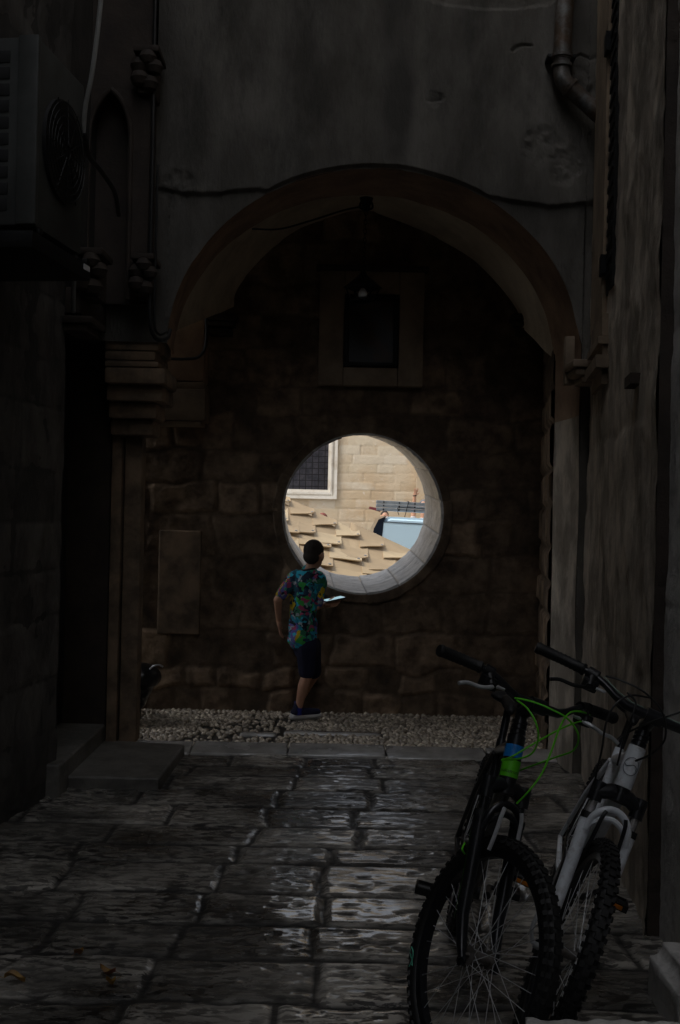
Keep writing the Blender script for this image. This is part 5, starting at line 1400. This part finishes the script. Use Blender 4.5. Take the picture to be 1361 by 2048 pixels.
for k in range(12): a = math.pi / 6 * k; mb.tube([(.30 + .03 * math.cos(a), -.018, .39 + .03 * math.sin(a)), (.30 + .23 * math.cos(a), -.012, .39 + .23 * math.sin(a))], .003, 5)
mb.build('fan_guard', M['iron'], ac, local=True)
mb = MB(); mb.bbox((-.02, .0, -.10), (LA + .08, .5, -.03), .006); mb.bbox((.05, .0, -.03), (.09, .45, -.001), .004); mb.bbox((.6, .0, -.03), (.64, .45, -.001), .004)
tag(mb.build('wall_bracket', M['iron'], None), 'dark metal shelf bracket carrying the air conditioner', 'bracket')
bpy.data.objects['wall_bracket'].matrix_world = acm
mb = MB(); mb.box((LA + .0, -.004, -.06), (LA + .07, 0.0, -.035)); mb.build('white_tag', mat('white_tag', (.8, .8, .8), .5), ac, local=True)

# ================================================================ drain pipe, right fittings
dp = thing('drainpipe', W(1127, 120, 6.5), 'dark rusty drainpipe on the grey plaster, elbowing into the right wall', 'drainpipe')
M['pipe'] = mat('rusty_dark_pipe', (.07, .06, .05), .45, .2, col2=(.12, .075, .045), nscale=6, bump=.3, stain=(.30, .34, .35), stain_scale=5, stain_amt=.7)
a_, b_, c_, d_ = W(1138, -140, 6.52), W(1124, 120, 6.52), W(1130, 165, 6.50), W(1215, 245, 6.50)
mb = MB(); mb.tube([a_, b_], .054, 20); mb.build('pipe', M['pipe'], dp)
mb = MB(); mb.tube(spline([b_ + Vector((0, 0, -.0)), b_ + Vector((0, 0, -.05)), c_, (c_ + d_) / 2, d_], 6), .050, 20); mb.build('elbow', M['pipe'], dp)
for p, q_, r in ((b_ + Vector((0, 0, .02)), (0, 0, -1), .064), (b_ + Vector((0, 0, -.035)), (0, 0, -1), .062), (c_ + (d_ - c_) * .12, (d_ - c_), .060)):
    mb = MB(); q_ = Vector(q_).normalized(); mb.tube([p - q_ * .012, p - q_ * .009, p + q_ * .009, p + q_ * .012], [r - .006, r, r, r - .006], 20); mb.build('collar', M['pipe'], dp)
mb = MB(); mb.bbox(tuple(b_ + Vector((-.085, -.01, .012))), tuple(b_ + Vector((.085, .10, .034))), .004); mb.build('clamp', M['iron'], dp)

def rpt(Y, o=0): return 1.178 + (Y - 4.1) * (1.52 - 1.178) / (YA - 4.1) + o
fm = thing('window_surround', (rpt(6.1), 6.1, 2.5), 'pale stone window surround standing edge-on high on the right wall', 'surround')
T = Matrix.Rotation(0, 4, 'Z')
def rbox(mb, Ya, Yb, z0, z1, o, r=.008):
    xa_, xb_ = rpt(Ya), rpt(Yb)
    mb.prism([(xa_ - o, Ya, z0), (xb_ - o, Yb, z0), (xb_ + .05, Yb, z0), (xa_ + .05, Ya, z0)], (0, 0, z1 - z0)); return mb
mb = MB(); rbox(mb, 5.85, 6.50, 2.62, 6.5, .045); mb.build('jamb', M['pale'], fm, smooth=False)
mb = MB(); rbox(mb, 5.72, 6.30, 2.50, 2.615, .055); rbox(mb, 5.70, 6.33, 2.455, 2.495, .075); rbox(mb, 5.72, 6.30, 2.40, 2.45, .05); rbox(mb, 5.69, 6.34, 2.33, 2.395, .085); rbox(mb, 5.74, 6.28, 2.25, 2.325, .05); mb.build('sill', M['pale'], fm, smooth=False)
shu = thing('shutter', (rpt(5.7), 5.7, 2.7), 'dark slatted shutter folded flat, edge-on beside the pale surround', 'shutter')
mb = MB(); rbox(mb, 5.52, 5.80, 2.72, 4.9, .03); mb.build('leaf', M['iron'], shu, smooth=False)
mb = MB()
for k in range(28): rbox(mb, 5.55, 5.78, 2.8 + k * .075, 2.83 + k * .075, .038)
mb.build('slats', M['iron'], shu, smooth=False)
for z in (2.84, 4.02):
    mb = MB(); rbox(mb, 5.80, 5.90, z, z + .10, .06); mb.build('hinge', M['iron'], shu, smooth=False)
c = W(1160, 738, 6.45); mb = MB()
mb.bbox((c.x - .06, 6.35, c.z + .0), (c.x + .14, 6.62, c.z + .045), .012); mb.bbox((c.x - .045, 6.37, c.z - .045), (c.x + .14, 6.62, c.z - .003), .02); mb.bbox((c.x - .0, 6.39, c.z - .085), (c.x + .14, 6.62, c.z - .048), .018)
tag(mb.build('stone_bracket', M['pale']), 'small moulded stone bracket on the right jamb of the arch', 'bracket')
c0_, c1_ = W(1131, 673, 6.62), W(1147, 770, 6.62)
mb = MB(); mb.bbox((c0_.x, 6.60, c1_.z), (c1_.x, 6.66, c0_.z), .004); tag(mb.build('strip_plaque', M['pale']), 'narrow upright pale plaque on the right jamb of the arch', 'plaque')
c = W(1270, 765, 5.2); mb = MB(); 
rbox(mb, 4.55, 4.75, W(1270, 770, 4.6).z, W(1270, 748, 4.6).z, .05); tag(mb.build('stone_stub', M['carved'], smooth=False), 'worn stone stub jutting from the streaked right wall', 'stone')
# stones bottom right
def rough_block(name, a, b, m, label, cat, seed=1, r=.04, amp=.02, sub=5):
    bm = bmesh.new(); c_ = [(x + y) / 2 for x, y in zip(a, b)]; d_ = [abs(y - x) for x, y in zip(a, b)]
    bmesh.ops.create_cube(bm, size=1, matrix=Matrix.Translation(c_) @ Matrix.Diagonal((*d_, 1)))
    bmesh.ops.bevel(bm, geom=list(bm.edges), offset=r, segments=3, affect='EDGES')
    me = bpy.data.meshes.new(name); bm.to_mesh(me); bm.free(); me.materials.append(m)
    o = link(bpy.data.objects.new(name, me))
    md = o.modifiers.new('r', 'REMESH'); md.mode = 'VOXEL'; md.voxel_size = .010; md.use_smooth_shade = True
    for sc_, am in ((.12, amp), (.03, amp * .35)):
        t = bpy.data.textures.new(name + str(sc_), 'CLOUDS'); t.noise_scale = sc_
        dm = o.modifiers.new('d', 'DISPLACE'); dm.texture = t; dm.strength = am; dm.texture_coords = 'GLOBAL'; dm.mid_level = .5
    return tag(o, label, cat)
rough_block('stone_block', (1.045, 3.25, -.1), (1.30, 3.66, .165), M['nearwall'], 'rough pitted stone block at the foot of the right wall', 'stone', r=.045, amp=.012)
rough_block('low_step', (.45, 2.30, -.1), (1.2, 2.70, W(1200, 2030, 2.7).z), M['nearwall'], 'low worn stone step in the bottom right corner before the wheels', 'step', r=.03, amp=.03)

# dark bundle with pale rim behind the left pier
c = W(313, 1345, 7.9)
bd = thing('motor_scooter', (c.x - .2, 7.9, 0), 'dark rounded vehicle part with a pale edge showing low behind the left pier', 'scooter')
organic('body', [('e', (c.x - .12, 7.9, c.z - .03), (.16, .16, .10)), ('c', (c.x - .12, 7.9, c.z - .1), .10, (c.x - .16, 7.95, .2), .08), ('c', (c.x - .16, 7.9, .18), .1, (c.x - .16, 8.2, .18), .07)], .008, M['bikeblack'], bd)
mb = MB(); mb.tube(spline([W(300, 1338, 7.78), W(308, 1332, 7.76), W(318, 1330, 7.77), W(326, 1333, 7.80)], 6), .007, 8); mb.build('trim', M['silver'], bd)
mb = MB(); mb.lathe([(.06, -.04), (.14, -.05), (.16, -.03), (.16, .03), (.14, .05), (.06, .04)], 28, Matrix.Translation((c.x - .16, 7.85, .16)), axis='x'); mb.build('wheel', M['rubber'], bd)

# fallen leaves on the wet paving
M['leaf'] = mat('yellow_brown_leaf', (.34, .20, .03), .5, col2=(.16, .07, .02), nscale=40)
M['leafred'] = mat('dark_red_leaf', (.16, .035, .03), .5, col2=(.28, .17, .03), nscale=30)
for i, (px, py, w_, m, lab) in enumerate(((30, 1961, .055, 'leaf', 'yellow leaf lying alone at the left edge of the wet paving'), (158, 1910, .05, 'leafred', 'brown leaf on a slab, farther back than the others'),
        (216, 1948, .055, 'leafred', 'red and yellow leaf in the middle of the slab joint'), (222, 1968, .03, 'leaf', 'small yellow leaf scrap beside the red leaf'))):
    Yl = 1.545 * FPX / (py + 0.0227 * (680 - px) - 1024)
    c = W(px, py, Yl); mb = MB(); vs, fs = [], []
    ph = i * 1.3; n = 9
    for k in range(n):
        t = k / (n - 1); wd = .42 * math.sin(math.pi * t) ** .8 + .01
        for s_ in (-1, 0, 1):
            w_2 = w_ * .62; x = (t - .5) * 2 * w_2; y = s_ * wd * w_2; z = .014 * abs(s_) + .010 * math.sin(t * 5 + i)
            vs.append((c.x + x * math.cos(ph) - y * math.sin(ph), c.y + x * math.sin(ph) + y * math.cos(ph), .012 + z))
    for k in range(n - 1):
        for j in range(2): a = 3 * k + j; fs.append((a, a + 3, a + 4, a + 1))
    mb.add(vs, fs); mb.tube([vs[1], (vs[1][0] - .02 * math.cos(ph), vs[1][1] - .02 * math.sin(ph), .02)], .001, 5)
    tag(mb.build('fallen_leaf', M[m], fix=False), lab, 'leaf', 'fallen leaves on the paving')
